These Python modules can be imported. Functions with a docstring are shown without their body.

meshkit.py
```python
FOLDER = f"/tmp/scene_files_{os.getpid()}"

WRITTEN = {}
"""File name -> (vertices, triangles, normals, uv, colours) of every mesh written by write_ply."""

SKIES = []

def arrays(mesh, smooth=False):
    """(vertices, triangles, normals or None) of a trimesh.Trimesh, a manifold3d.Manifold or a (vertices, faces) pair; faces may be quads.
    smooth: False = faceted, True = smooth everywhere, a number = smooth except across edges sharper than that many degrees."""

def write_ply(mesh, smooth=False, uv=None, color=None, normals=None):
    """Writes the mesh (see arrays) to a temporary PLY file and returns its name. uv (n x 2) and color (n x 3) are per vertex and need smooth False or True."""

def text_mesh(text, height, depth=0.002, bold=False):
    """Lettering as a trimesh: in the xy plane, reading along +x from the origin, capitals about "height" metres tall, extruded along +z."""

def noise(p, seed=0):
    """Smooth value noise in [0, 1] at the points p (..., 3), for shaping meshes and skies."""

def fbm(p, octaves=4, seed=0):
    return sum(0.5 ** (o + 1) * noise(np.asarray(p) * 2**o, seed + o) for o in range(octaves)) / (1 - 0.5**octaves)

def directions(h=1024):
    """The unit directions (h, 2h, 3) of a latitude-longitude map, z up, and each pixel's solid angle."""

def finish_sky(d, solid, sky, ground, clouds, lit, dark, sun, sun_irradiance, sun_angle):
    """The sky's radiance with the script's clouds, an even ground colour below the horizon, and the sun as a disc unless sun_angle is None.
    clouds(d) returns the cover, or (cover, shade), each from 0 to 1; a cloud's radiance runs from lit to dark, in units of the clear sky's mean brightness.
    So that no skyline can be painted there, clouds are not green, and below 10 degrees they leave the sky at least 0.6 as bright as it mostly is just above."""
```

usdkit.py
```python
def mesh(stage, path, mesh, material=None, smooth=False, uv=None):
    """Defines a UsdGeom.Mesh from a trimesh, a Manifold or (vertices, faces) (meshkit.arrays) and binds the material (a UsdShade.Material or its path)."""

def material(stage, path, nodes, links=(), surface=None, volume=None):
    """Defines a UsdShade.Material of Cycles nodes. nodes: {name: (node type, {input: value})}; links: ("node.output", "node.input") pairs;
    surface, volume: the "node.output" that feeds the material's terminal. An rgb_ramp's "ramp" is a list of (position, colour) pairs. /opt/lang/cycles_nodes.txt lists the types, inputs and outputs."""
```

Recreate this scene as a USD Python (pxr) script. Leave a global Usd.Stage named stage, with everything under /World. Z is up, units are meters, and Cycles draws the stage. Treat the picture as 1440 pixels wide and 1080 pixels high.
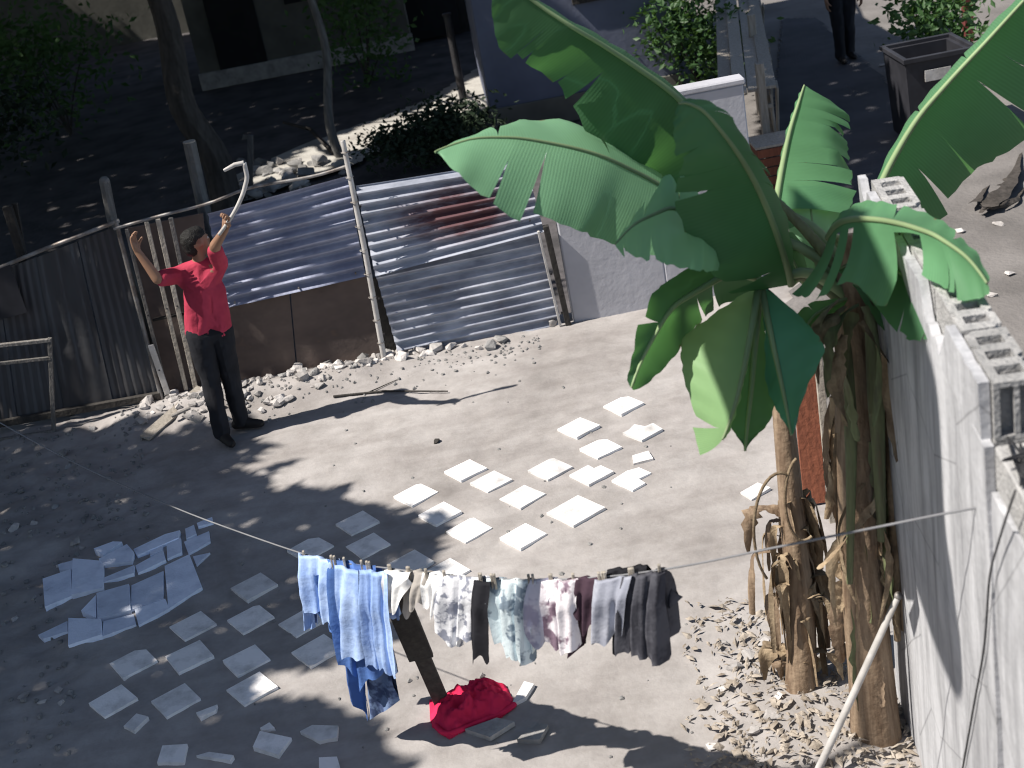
import math, random
import numpy as np, trimesh, manifold3d as m3, usdkit, meshkit
from pxr import Usd, UsdGeom, UsdLux, UsdShade, Sdf, Gf
from shapely.geometry import Polygon, Point
from shapely.prepared import prep

stage = Usd.Stage.CreateInMemory()
UsdGeom.SetStageUpAxis(stage, 'Z'); UsdGeom.SetStageMetersPerUnit(stage, 1.0)
UsdGeom.Xform.Define(stage, '/World'); UsdGeom.Scope.Define(stage, '/World/Looks')
stage.SetDefaultPrim(stage.GetPrimAtPath('/World'))

# ---------------------------------------------------------------- camera, sky, sun, exposure
CAM_H, PITCH, ROLL, FOCAL = 4.808, 0.4259, -0.1903, 2000.0       # surveyed from the photograph (1440 px wide)
EXPOSURE = 0.70
SKY_STRENGTH, SUN_INTENSITY = 0.056, 1.12
SUN_EL = math.radians(54.0); SUN_XY = np.array([-0.985, -0.170]); SUN_XY /= np.linalg.norm(SUN_XY)
SUN = np.array([*(SUN_XY * math.cos(SUN_EL)), math.sin(SUN_EL)])  # towards the sun
fwd = np.array([0, math.cos(PITCH), -math.sin(PITCH)]); r0 = np.array([1., 0, 0]); u0 = np.cross(r0, fwd)
CR = r0*math.cos(ROLL) + u0*math.sin(ROLL); CU = -r0*math.sin(ROLL) + u0*math.cos(ROLL); CP = np.array([0, 0, CAM_H])
cam = UsdGeom.Camera.Define(stage, '/World/camera')
cam.AddTransformOp().Set(Gf.Matrix4d(*CR, 0, *CU, 0, *(-fwd), 0, *CP, 1))
cam.CreateHorizontalApertureAttr(36.0); cam.CreateVerticalApertureAttr(27.0)
cam.CreateFocalLengthAttr(FOCAL/1440*36); cam.CreateClippingRangeAttr((0.05, 1000.0))
cam.CreateExposureAttr(EXPOSURE); cam.CreateFStopAttr(2.8); cam.CreateFocusDistanceAttr(9.0)
dome = UsdLux.DomeLight.Define(stage, '/World/sky')
dome.GetPrim().SetCustomDataByKey('kind', 'structure')
sky_mat = usdkit.material(stage, '/World/Looks/sky', {
    's': ('sky_texture', {'sky_type': 'single_scattering', 'sun_disc': False, 'sun_elevation': SUN_EL, 'sun_rotation': math.atan2(SUN[0], SUN[1])}),
    'b': ('background_shader', {'strength': SKY_STRENGTH})}, [('s.color', 'b.color')], surface='b.background')
UsdShade.MaterialBindingAPI.Apply(dome.GetPrim()).Bind(sky_mat)
sun = UsdLux.DistantLight.Define(stage, '/World/sun')
sun.CreateIntensityAttr(SUN_INTENSITY); sun.CreateAngleAttr(0.53); sun.CreateColorAttr(Gf.Vec3f(1.0, 0.95, 0.88)); sun.CreateNormalizeAttr(True)
_x = np.cross([0, 0, 1.0], SUN); _x /= np.linalg.norm(_x); _y = np.cross(SUN, _x)
sun.AddTransformOp().Set(Gf.Matrix4d(*_x, 0, *_y, 0, *SUN, 0, 0, 0, 30, 1))

# ---------------------------------------------------------------- survey helpers: a sight line of the photograph met with a known surface
def ray(x, y): return fwd + (x-720)/FOCAL*CR - (y-540)/FOCAL*CU
def G(x, y, z=0.0): d = ray(x, y); return CP + d*(z-CAM_H)/d[2]
def Yp(x, y, Y): d = ray(x, y); return CP + d*Y/d[1]
def Dp(x, y, t): return CP + ray(x, y)*t
def PL(x, y, A, B):
    A = np.array(A, float); B = np.array(B, float); n = np.array([-(B-A)[1], (B-A)[0]]); d = ray(x, y)
    return CP + d*((n@A)/(n@d[:2]))

# ---------------------------------------------------------------- prims
_used = {}
def numbered(parent, name):
    k = (str(parent), name); n = _used.get(k, -1) + 1; _used[k] = n
    return name if n == 0 else f'{name}_{n:03d}'
def path_of(p): return str(p.GetPath()) if hasattr(p, 'GetPath') else p
def tag(o, label=None, cat=None, group=None, kind=None):
    for k, v in (('label', label), ('category', cat), ('group', group), ('kind', kind)):
        if v: o.SetCustomDataByKey(k, v)
    return o
ORIGIN = {}
def thing(name, label, cat, loc=(0, 0, 0), group=None, kind=None):
    p = '/World/' + numbered('/World', name)
    x = UsdGeom.Xform.Define(stage, p); x.AddTranslateOp().Set(Gf.Vec3d(*map(float, loc)))
    ORIGIN[p] = np.array(loc, float)
    return tag(x.GetPrim(), label, cat, group, kind)
def obj(name, mesh, m, parent=None, smooth=False, label=None, cat=None, group=None, kind=None, uv=None):
    """One Mesh prim. The mesh comes in world coordinates and is moved into its parent's frame."""
    pp = path_of(parent) if parent is not None else '/World'
    v, f = (np.array(mesh.vertices), np.array(mesh.faces)) if hasattr(mesh, 'vertices') else (np.array(mesh[0], float), np.array(mesh[1]))
    us = np.unique(f)
    if len(us) < len(v):
        ix = np.zeros(len(v), int); ix[us] = np.arange(len(us)); v = v[us]; f = ix[f]; uv = None if uv is None else np.asarray(uv)[us]
    root = '/'.join(pp.split('/')[:3]); v = v - ORIGIN.get(root, 0)
    p = pp + '/' + numbered(pp, name)
    g = usdkit.mesh(stage, p, (v, f), m, smooth=smooth, uv=uv)
    return tag(g.GetPrim(), label, cat, group, kind)

# ---------------------------------------------------------------- materials
MAT = {}
def mat(name, c1, c2=None, scale=4.0, rough=0.8, bump=0.0, bscale=40.0, metallic=0.0, stretch=(1, 1, 1), vary=0.15, c3=None, spec=0.3, detail=6, lo=0.35, hi=0.65, dist=0.02):
    c2 = c2 or tuple(x*0.75 for x in c1)
    ramp = [(lo, c1), (hi, c2)] + ([(min(hi+0.12, 1), c3)] if c3 else [])
    n = {'g': ('geometry', {}), 'mp': ('mapping', {'scale': stretch}), 'n': ('noise_texture', {'scale': scale, 'detail': detail, 'roughness': 0.6}),
         'r': ('rgb_ramp', {'ramp': ramp}), 'o': ('object_info', {}), 'mr': ('map_range', {'from_min': 0.0, 'from_max': 1.0, 'to_min': 1-vary, 'to_max': 1+vary}),
         'mx': ('vector_math', {'math_type': 'scale'}), 'p': ('principled_bsdf', {'roughness': rough, 'metallic': metallic, 'specular_ior_level': spec})}
    l = [('g.position', 'mp.vector'), ('mp.vector', 'n.vector'), ('n.fac', 'r.fac'), ('o.random', 'mr.value'), ('r.color', 'mx.vector1'), ('mr.result', 'mx.scale'), ('mx.vector', 'p.base_color')]
    if bump:
        n['bn'] = ('noise_texture', {'scale': bscale, 'detail': 5.0}); n['b'] = ('bump', {'strength': bump, 'distance': dist})
        l += [('g.position', 'bn.vector'), ('bn.fac', 'b.height'), ('b.normal', 'p.normal')]
    MAT[name] = usdkit.material(stage, '/World/Looks/'+name, n, l, surface='p.BSDF'); return MAT[name]

def yard_soil():
    n = {'g': ('geometry', {}), 'n1': ('noise_texture', {'scale': 0.75, 'detail': 9.0, 'roughness': 0.62, 'distortion': 0.5}), 'n2': ('noise_texture', {'scale': 4.5, 'detail': 9.0, 'roughness': 0.7}), 'n3': ('noise_texture', {'scale': 38.0, 'detail': 5.0}), 'mp': ('mapping', {'scale': (0.6, 2.6, 1.0), 'rotation': (0, 0, 0.5)}), 'n4': ('noise_texture', {'scale': 1.8, 'detail': 6.0}),
         'r1': ('rgb_ramp', {'ramp': [(0.34, (0.42, 0.395, 0.38)), (0.52, (0.36, 0.336, 0.322)), (0.70, (0.265, 0.245, 0.232))]}), 'r2': ('rgb_ramp', {'ramp': [(0.40, (1.0, 1.0, 1.0)), (0.68, (0.74, 0.73, 0.72))]}), 'r4': ('rgb_ramp', {'ramp': [(0.42, (1, 1, 1)), (0.64, (0.86, 0.85, 0.845))]}),
         'x1': ('mix_color', {'blend_type': 'multiply', 'fac': 0.8, 'use_clamp': False}), 'x2': ('mix_color', {'blend_type': 'multiply', 'fac': 0.9}), 'b': ('bump', {'strength': 0.5, 'distance': 0.02}), 'b2': ('bump', {'strength': 0.35, 'distance': 0.006}), 'p': ('principled_bsdf', {'roughness': 0.97, 'specular_ior_level': 0.1})}
    l = [('g.position', 'n1.vector'), ('g.position', 'n2.vector'), ('g.position', 'n3.vector'), ('g.position', 'mp.vector'), ('mp.vector', 'n4.vector'), ('n1.fac', 'r1.fac'), ('n2.fac', 'r2.fac'), ('n4.fac', 'r4.fac'), ('r1.color', 'x1.a'), ('r2.color', 'x1.b'), ('x1.result', 'x2.a'), ('r4.color', 'x2.b'), ('x2.result', 'p.base_color'),
         ('n2.fac', 'b.height'), ('n3.fac', 'b2.height'), ('b.normal', 'b2.normal'), ('b2.normal', 'p.normal')]
    MAT['dirt'] = usdkit.material(stage, '/World/Looks/dirt', n, l, surface='p.BSDF')
yard_soil()
mat('dark_soil', (0.115, 0.105, 0.108), (0.055, 0.052, 0.053), 2.0, 0.95, 0.8, 14, vary=0)
mat('path_pale', (0.46, 0.44, 0.40), (0.34, 0.32, 0.29), 2.5, 0.95, 0.5, 20, vary=0)
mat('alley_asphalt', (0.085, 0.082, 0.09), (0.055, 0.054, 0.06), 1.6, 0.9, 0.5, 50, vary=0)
mat('alley_dirt', (0.20, 0.185, 0.175), (0.13, 0.12, 0.113), 1.2, 0.95, 0.6, 25, vary=0)
mat('tile_white', (0.80, 0.775, 0.76), (0.60, 0.58, 0.565), 7, 0.65, 0.2, 60, vary=0.16, spec=0.25, c3=(0.42, 0.40, 0.38), lo=0.46, hi=0.64, detail=8)
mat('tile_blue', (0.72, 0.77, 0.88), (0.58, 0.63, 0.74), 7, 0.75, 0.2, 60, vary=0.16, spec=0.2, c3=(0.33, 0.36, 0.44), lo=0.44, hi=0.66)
mat('stone_pale', (0.50, 0.47, 0.45), (0.32, 0.30, 0.285), 7, 0.9, 0.5, 30, vary=0.3)
mat('stone_grey', (0.30, 0.29, 0.28), (0.18, 0.175, 0.17), 7, 0.9, 0.5, 30, vary=0.35)
def stained_wall(name, c, dark, mould):
    n = {'g': ('geometry', {}), 'm1': ('mapping', {'scale': (5.0, 5.0, 0.55)}), 'n1': ('noise_texture', {'scale': 1.6, 'detail': 7.0, 'roughness': 0.62}), 'n2': ('noise_texture', {'scale': 1.4, 'detail': 8.0, 'roughness': 0.65}), 'n3': ('noise_texture', {'scale': 26.0, 'detail': 6.0}),
         'r1': ('rgb_ramp', {'ramp': [(0.42, (0, 0, 0)), (0.66, (0.85, 0.85, 0.85))]}), 'r2': ('rgb_ramp', {'ramp': [(0.50, (0, 0, 0)), (0.68, (0.8, 0.8, 0.8))]}), 'x1': ('mix_color', {'a': c, 'b': dark}), 'x2': ('mix_color', {'b': mould}),
         'v': ('voronoi_texture', {'feature': 'distance_to_edge', 'scale': 1.3}), 'vr': ('rgb_ramp', {'ramp': [(0.0, (0.35, 0.35, 0.35)), (0.006, (1, 1, 1)), (1.0, (1, 1, 1))]}), 'x3': ('mix_color', {'blend_type': 'multiply', 'fac': 0.6}),
         'b': ('bump', {'strength': 0.45, 'distance': 0.012}), 'p': ('principled_bsdf', {'roughness': 0.92, 'specular_ior_level': 0.15})}
    l = [('g.position', 'm1.vector'), ('m1.vector', 'n1.vector'), ('g.position', 'n2.vector'), ('g.position', 'n3.vector'), ('g.position', 'v.vector'), ('n1.fac', 'r1.fac'), ('n2.fac', 'r2.fac'), ('r1.color', 'x1.fac'), ('x1.result', 'x2.a'), ('r2.color', 'x2.fac'),
         ('v.distance', 'vr.fac'), ('x2.result', 'x3.a'), ('vr.color', 'x3.b'), ('x3.result', 'p.base_color'), ('n3.fac', 'b.height'), ('b.normal', 'p.normal')]
    MAT[name] = usdkit.material(stage, '/World/Looks/'+name, n, l, surface='p.BSDF')
stained_wall('plaster', (0.50, 0.50, 0.515), (0.20, 0.20, 0.21), (0.30, 0.30, 0.31))
mat('grey_render', (0.44, 0.44, 0.475), (0.36, 0.36, 0.39), 1.6, 0.9, 0.2, 18, vary=0, c3=(0.33, 0.33, 0.35), lo=0.4, hi=0.7)
mat('block', (0.40, 0.39, 0.38), (0.29, 0.285, 0.28), 14, 0.95, 0.7, 60, vary=0.14)
mat('blue_wall', (0.150, 0.165, 0.225), (0.11, 0.122, 0.168), 1.2, 0.85, 0.2, 12, vary=0)
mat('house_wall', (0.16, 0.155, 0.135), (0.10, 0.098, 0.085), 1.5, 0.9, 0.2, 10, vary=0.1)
mat('black_hole', (0.02, 0.02, 0.022), rough=0.9, vary=0)
mat('wood_pale', (0.40, 0.36, 0.31), (0.27, 0.24, 0.20), 6, 0.8, 0.4, 30, stretch=(8, 8, 0.8), vary=0.2)
mat('wood_grey', (0.23, 0.215, 0.20), (0.13, 0.12, 0.11), 6, 0.85, 0.4, 30, stretch=(8, 8, 0.8), vary=0.25)
mat('wood_dark', (0.05, 0.045, 0.04), (0.03, 0.027, 0.025), 6, 0.85, 0.4, 30, stretch=(6, 6, 0.8), vary=0.2)
mat('wood_red', (0.26, 0.09, 0.05), (0.16, 0.055, 0.032), 5, 0.75, 0.3, 30, stretch=(9, 9, 0.7), vary=0.2)
mat('plywood', (0.15, 0.115, 0.10), (0.09, 0.07, 0.064), 1.6, 0.85, 0.25, 14, stretch=(1, 1, 1.6), vary=0, c3=(0.15, 0.10, 0.07))
mat('zinc', (0.50, 0.52, 0.58), (0.28, 0.29, 0.34), 5, 0.38, 0.1, 30, metallic=0.35, vary=0, spec=0.5, c3=(0.24, 0.20, 0.19), stretch=(0.6, 1, 1.5))
mat('zinc_blue', (0.34, 0.36, 0.46), (0.21, 0.225, 0.31), 4, 0.42, 0.1, 30, metallic=0.3, vary=0, spec=0.5)
mat('gate_metal', (0.085, 0.088, 0.095), (0.055, 0.05, 0.052), 2.2, 0.6, 0.15, 20, metallic=0.25, vary=0.1, c3=(0.075, 0.035, 0.028), stretch=(1, 1, 0.3))
mat('steel', (0.33, 0.32, 0.31), (0.17, 0.14, 0.12), 9, 0.55, 0.1, 40, metallic=0.5, vary=0.15)
mat('dark_steel', (0.06, 0.06, 0.065), (0.035, 0.03, 0.03), 9, 0.6, 0.1, 40, metallic=0.3, vary=0.15)
mat('pole_pale', (0.50, 0.48, 0.46), (0.36, 0.34, 0.32), 8, 0.6, 0.1, 40, vary=0.1)
mat('rope', (0.22, 0.22, 0.23), rough=0.9, vary=0)
mat('wire', (0.04, 0.04, 0.043), rough=0.6, vary=0)
mat('bark', (0.075, 0.065, 0.058), (0.04, 0.035, 0.03), 5, 0.95, 0.9, 18, stretch=(3, 3, 0.6), vary=0)
mat('bark_grey', (0.17, 0.165, 0.155), (0.09, 0.088, 0.085), 6, 0.95, 0.8, 18, stretch=(3, 3, 0.6), vary=0)
mat('stem_brown', (0.30, 0.22, 0.15), (0.15, 0.10, 0.065), 5, 0.7, 0.5, 25, stretch=(7, 7, 0.5), vary=0, c3=(0.07, 0.05, 0.035))
mat('stem_green', (0.16, 0.19, 0.09), (0.10, 0.10, 0.055), 4, 0.6, 0.3, 25, stretch=(8, 8, 0.5), vary=0.1, c3=(0.14, 0.085, 0.05))
mat('dead_leaf', (0.34, 0.26, 0.17), (0.17, 0.12, 0.075), 7, 0.85, 0.5, 40, stretch=(3, 3, 1), vary=0.35)
mat('litter', (0.40, 0.35, 0.295), (0.20, 0.165, 0.13), 9, 0.9, 0.3, 40, vary=0.1)
mat('skin', (0.30, 0.17, 0.11), (0.25, 0.14, 0.09), 6, 0.55, 0.05, 60, vary=0)
mat('hair', (0.012, 0.011, 0.010), rough=0.6, bump=0.6, bscale=120, vary=0)
mat('shirt_red', (0.47, 0.045, 0.085), (0.34, 0.03, 0.06), 5, 0.85, 0.25, 22, vary=0)
mat('trousers_dark', (0.018, 0.019, 0.024), (0.011, 0.011, 0.014), 6, 0.9, 0.25, 22, vary=0)
mat('shoe', (0.022, 0.019, 0.018), rough=0.6, vary=0)
mat('eye', (0.6, 0.58, 0.55), rough=0.3, vary=0)
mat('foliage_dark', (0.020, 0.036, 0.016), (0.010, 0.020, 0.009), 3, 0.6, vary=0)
mat('bin_dark', (0.035, 0.035, 0.042), (0.022, 0.022, 0.027), 5, 0.6, vary=0)
mat('red_board', (0.20, 0.05, 0.045), (0.13, 0.035, 0.03), 5, 0.8, vary=0)
def leafy(name, c, t, rough=0.52, fac=0.38, nscale=2.5, dark=0.72, veins=True):
    n = {'g': ('geometry', {}), 'n': ('noise_texture', {'scale': nscale, 'detail': 6.0}), 'r': ('rgb_ramp', {'ramp': [(0.35, tuple(x*dark for x in c)), (0.65, c)]}),
         'o': ('object_info', {}), 'mr': ('map_range', {'from_min': 0.0, 'from_max': 1.0, 'to_min': 0.88, 'to_max': 1.12}), 'mx': ('vector_math', {'math_type': 'scale'}),
         'p': ('principled_bsdf', {'roughness': rough, 'specular_ior_level': 0.35}), 't': ('translucent_bsdf', {'color': t}), 'm': ('mix_closure', {'fac': fac})}
    l = [('g.position', 'n.vector'), ('n.fac', 'r.fac'), ('r.color', 'mx.vector1'), ('o.random', 'mr.value'), ('mr.result', 'mx.scale'), ('p.BSDF', 'm.closure1'), ('t.BSDF', 'm.closure2')]
    if veins:
        n.update({'a': ('attribute', {'attribute': 'st'}), 'w': ('wave_texture', {'wave_type': 'bands', 'bands_direction': 'x', 'scale': 9.0, 'distortion': 1.2, 'detail': 4.0, 'detail_scale': 2.0}), 'b': ('bump', {'strength': 0.07, 'distance': 0.01}),
                  'vr': ('map_range', {'from_min': 0.0, 'from_max': 1.0, 'to_min': 0.90, 'to_max': 1.06}), 'vx': ('vector_math', {'math_type': 'scale'}),
                  'sx': ('separate_xyz', {}), 'n2': ('noise_texture', {'scale': 11.0, 'detail': 5.0}), 'ad': ('math', {'math_type': 'multiply_add', 'value2': 0.34}),
                  'er': ('rgb_ramp', {'ramp': [(0.0, (0, 0, 0)), (0.565, (0, 0, 0)), (0.60, (0.75, 0.75, 0.75)), (1.0, (0.9, 0.9, 0.9))]}), 'em': ('mix_color', {'b': (0.22, 0.145, 0.06)}), 'half': ('math', {'math_type': 'multiply', 'value2': 0.36}), 'tm': ('mix_color', {'b': (0.12, 0.07, 0.03), 'a': t})})
        l += [('a.vector', 'w.vector'), ('w.fac', 'b.height'), ('b.normal', 'p.normal'), ('w.fac', 'vr.value'), ('mx.vector', 'vx.vector1'), ('vr.result', 'vx.scale'), ('a.vector', 'sx.vector'), ('g.position', 'n2.vector'),
              ('sx.y', 'half.value1'), ('n2.fac', 'ad.value1'), ('half.value', 'ad.value3'), ('ad.value', 'er.fac'), ('er.color', 'em.fac'), ('vx.vector', 'em.a'), ('em.result', 'p.base_color'), ('er.color', 'tm.fac'), ('tm.result', 't.color')]
    else: l += [('mx.vector', 'p.base_color')]
    MAT[name] = usdkit.material(stage, '/World/Looks/'+name, n, l, surface='m.closure')
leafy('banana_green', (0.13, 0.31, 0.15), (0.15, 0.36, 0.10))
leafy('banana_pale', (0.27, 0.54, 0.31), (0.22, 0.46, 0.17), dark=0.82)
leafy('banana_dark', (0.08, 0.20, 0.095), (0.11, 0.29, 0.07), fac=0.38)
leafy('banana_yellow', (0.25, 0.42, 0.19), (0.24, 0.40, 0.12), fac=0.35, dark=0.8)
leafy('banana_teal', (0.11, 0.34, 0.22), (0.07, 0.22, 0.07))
leafy('midrib', (0.30, 0.40, 0.20), (0.2, 0.3, 0.1), fac=0.15, veins=False)
leafy('tree_leaf', (0.045, 0.085, 0.028), (0.06, 0.12, 0.02), fac=0.25, veins=False)
leafy('shrub_leaf', (0.07, 0.15, 0.05), (0.09, 0.18, 0.03), fac=0.3, veins=False)
def cloth(name, c, c2=None, scale=9.0, lo=0.45, hi=0.55, rough=0.9):
    mat(name, c, c2 or tuple(x*0.8 for x in c), scale, rough, 0.2, 45, vary=0.05, lo=lo, hi=hi, spec=0.15, detail=3)
cloth('cloth_paleblue', (0.40, 0.53, 0.80), (0.28, 0.40, 0.68), 4)
cloth('cloth_blue', (0.085, 0.17, 0.42), (0.06, 0.12, 0.32), 4)
cloth('cloth_denim', (0.06, 0.085, 0.17), (0.16, 0.22, 0.36), 12)
cloth('cloth_white', (0.78, 0.77, 0.75), (0.70, 0.69, 0.68), 4)
cloth('cloth_beige', (0.36, 0.33, 0.30), None, 4)
cloth('cloth_print', (0.66, 0.66, 0.68), (0.22, 0.23, 0.28), 13, 0.52, 0.58)
cloth('cloth_print_mint', (0.62, 0.70, 0.72), (0.20, 0.25, 0.30), 10, 0.54, 0.60)
cloth('cloth_print_pink', (0.70, 0.66, 0.68), (0.20, 0.14, 0.18), 10, 0.52, 0.60)
cloth('cloth_violet', (0.30, 0.29, 0.38), (0.50, 0.49, 0.56), 10)
cloth('cloth_black', (0.018, 0.018, 0.022), None, 4)
cloth('cloth_maroon', (0.055, 0.032, 0.045), None, 4)
cloth('cloth_lightgrey', (0.36, 0.37, 0.42), (0.27, 0.28, 0.33), 6)
cloth('cloth_charcoal', (0.045, 0.045, 0.055), (0.075, 0.075, 0.088), 8)
cloth('cloth_crimson', (0.72, 0.03, 0.10), (0.60, 0.022, 0.08), 6)
# the rusty roof sheet: zinc with one big rust stain
def rusty(name, centre, scale):
    n = {'g': ('geometry', {}), 'mp': ('mapping', {'mapping_type': 'texture', 'location': centre, 'scale': scale}), 'gr': ('gradient_texture', {'gradient_type': 'spherical'}),
         'ms': ('mapping', {'scale': (0.9, 1.0, 3.2)}), 'n': ('noise_texture', {'scale': 4.5, 'detail': 8.0, 'roughness': 0.7}), 'add': ('math', {'math_type': 'multiply'}), 'r': ('rgb_ramp', {'ramp': [(0.06, (0, 0, 0)), (0.34, (0.9, 0.9, 0.9))]}),
         'z': ('rgb_ramp', {'ramp': [(0.35, (0.46, 0.48, 0.55)), (0.7, (0.26, 0.28, 0.33))]}), 'm': ('mix_color', {'b': (0.11, 0.03, 0.03)}), 'p': ('principled_bsdf', {'roughness': 0.45, 'metallic': 0.3})}
    l = [('g.position', 'mp.vector'), ('mp.vector', 'gr.vector'), ('g.position', 'ms.vector'), ('ms.vector', 'n.vector'), ('gr.fac', 'add.value1'), ('n.fac', 'add.value2'), ('add.value', 'r.fac'),
         ('n.fac', 'z.fac'), ('z.color', 'm.a'), ('r.color', 'm.fac'), ('m.result', 'p.base_color')]
    MAT[name] = usdkit.material(stage, '/World/Looks/'+name, n, l, surface='p.BSDF')
rusty('zinc_rusty', (-0.15, 11.6, 1.19), (0.85, 1.0, 0.36))

# ---------------------------------------------------------------- mesh helpers
rng = np.random.default_rng(7); random.seed(7)
def cat(ms): return trimesh.util.concatenate([m for m in ms])
def box(size, centre, rz=0.0, bev=0.0):
    if bev:
        s = np.array(size, float); pts = []
        for sx in (-1, 1):
            for sy in (-1, 1):
                for sz in (-1, 1):
                    h = s/2
                    for k in range(3):
                        q = h.copy(); q -= bev; q[k] += bev; pts.append(q*[sx, sy, sz])
        b = trimesh.convex.convex_hull(np.array(pts))
    else: b = trimesh.creation.box(size)
    b.apply_transform(trimesh.transformations.rotation_matrix(rz, [0, 0, 1])); b.apply_translation(centre); return b
def tube(pts, rad, n=8, caps=True):
    pts = np.array(pts, float); rad = np.broadcast_to(np.array(rad, float), (len(pts),))
    t = np.gradient(pts, axis=0); t /= np.maximum(np.linalg.norm(t, axis=1, keepdims=True), 1e-9)
    ref = np.array([0, 0, 1.0]) if abs(t[0][2]) < 0.9 else np.array([1.0, 0, 0])
    a = np.linspace(0, 2*np.pi, n, endpoint=False); V = []
    for p, d, r in zip(pts, t, rad):
        u = np.cross(d, ref); u /= np.linalg.norm(u); w = np.cross(u, d); ref = -np.cross(u, d)*-1
        V.append(p + r*(np.cos(a)[:, None]*u + np.sin(a)[:, None]*w))
    V = np.concatenate(V); F = []
    for i in range(len(pts)-1):
        for k in range(n):
            a0, a1, b0, b1 = i*n+k, i*n+(k+1) % n, (i+1)*n+k, (i+1)*n+(k+1) % n
            F += [[a0, b0, a1], [a1, b0, b1]]
    if caps:
        V = np.vstack([V, pts[0], pts[-1]]); c0, c1 = len(V)-2, len(V)-1
        for k in range(n):
            F += [[c0, k, (k+1) % n], [c1, (len(pts)-1)*n+(k+1) % n, (len(pts)-1)*n+k]]
    m = trimesh.Trimesh(V, F, process=False); trimesh.repair.fix_normals(m); return m
def spline(P, n):
    P = np.array(P, float); k = len(P); x = np.linspace(0, k-1, n)
    if k < 3: return np.stack([np.interp(x, np.arange(k), P[:, j]) for j in range(P.shape[1])], 1)
    from scipy.interpolate import PchipInterpolator
    return PchipInterpolator(np.arange(k), P)(x)
def bar(a, b, w, t=None, bev=0.003, roll=0.0):
    """A squared timber from a to b."""
    a = np.array(a, float); b = np.array(b, float); L = np.linalg.norm(b-a); m = box((w, t or w, L), (0, 0, L/2), bev=bev)
    d = (b-a)/L; x = np.array([1., 0, 0]); x = x - d*(x@d)
    if np.linalg.norm(x) < 0.1: x = np.array([0, 1., 0]) - d*d[1]
    x /= np.linalg.norm(x); y = np.cross(d, x)
    x, y = x*math.cos(roll)+y*math.sin(roll), -x*math.sin(roll)+y*math.cos(roll)
    T = np.eye(4); T[:3, 0], T[:3, 1], T[:3, 2], T[:3, 3] = x, y, d, a
    m.apply_transform(T); return m
def rock(r, seed, flat=0.65):
    g = np.random.default_rng(seed); v = g.normal(0, 1, (15, 3)); v /= np.linalg.norm(v, axis=1, keepdims=True); v *= g.uniform(0.75, 1.1, (15, 1))
    v *= np.array([g.uniform(0.85, 1.3), g.uniform(0.65, 1.05), flat*g.uniform(0.8, 1.2)])*r
    m = trimesh.convex.convex_hull(v); m.apply_transform(trimesh.transformations.rotation_matrix(g.uniform(0, 6.28), [0, 0, 1])); return m
def slab(poly, z0, z1, tilt=(0, 0)):
    m = trimesh.creation.extrude_polygon(Polygon(poly), z1-z0, engine='earcut'); c = np.mean(poly, 0)
    m.vertices[:, 2] += z0 + (m.vertices[:, 0]-c[0])*tilt[0] + (m.vertices[:, 1]-c[1])*tilt[1]; return m

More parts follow.
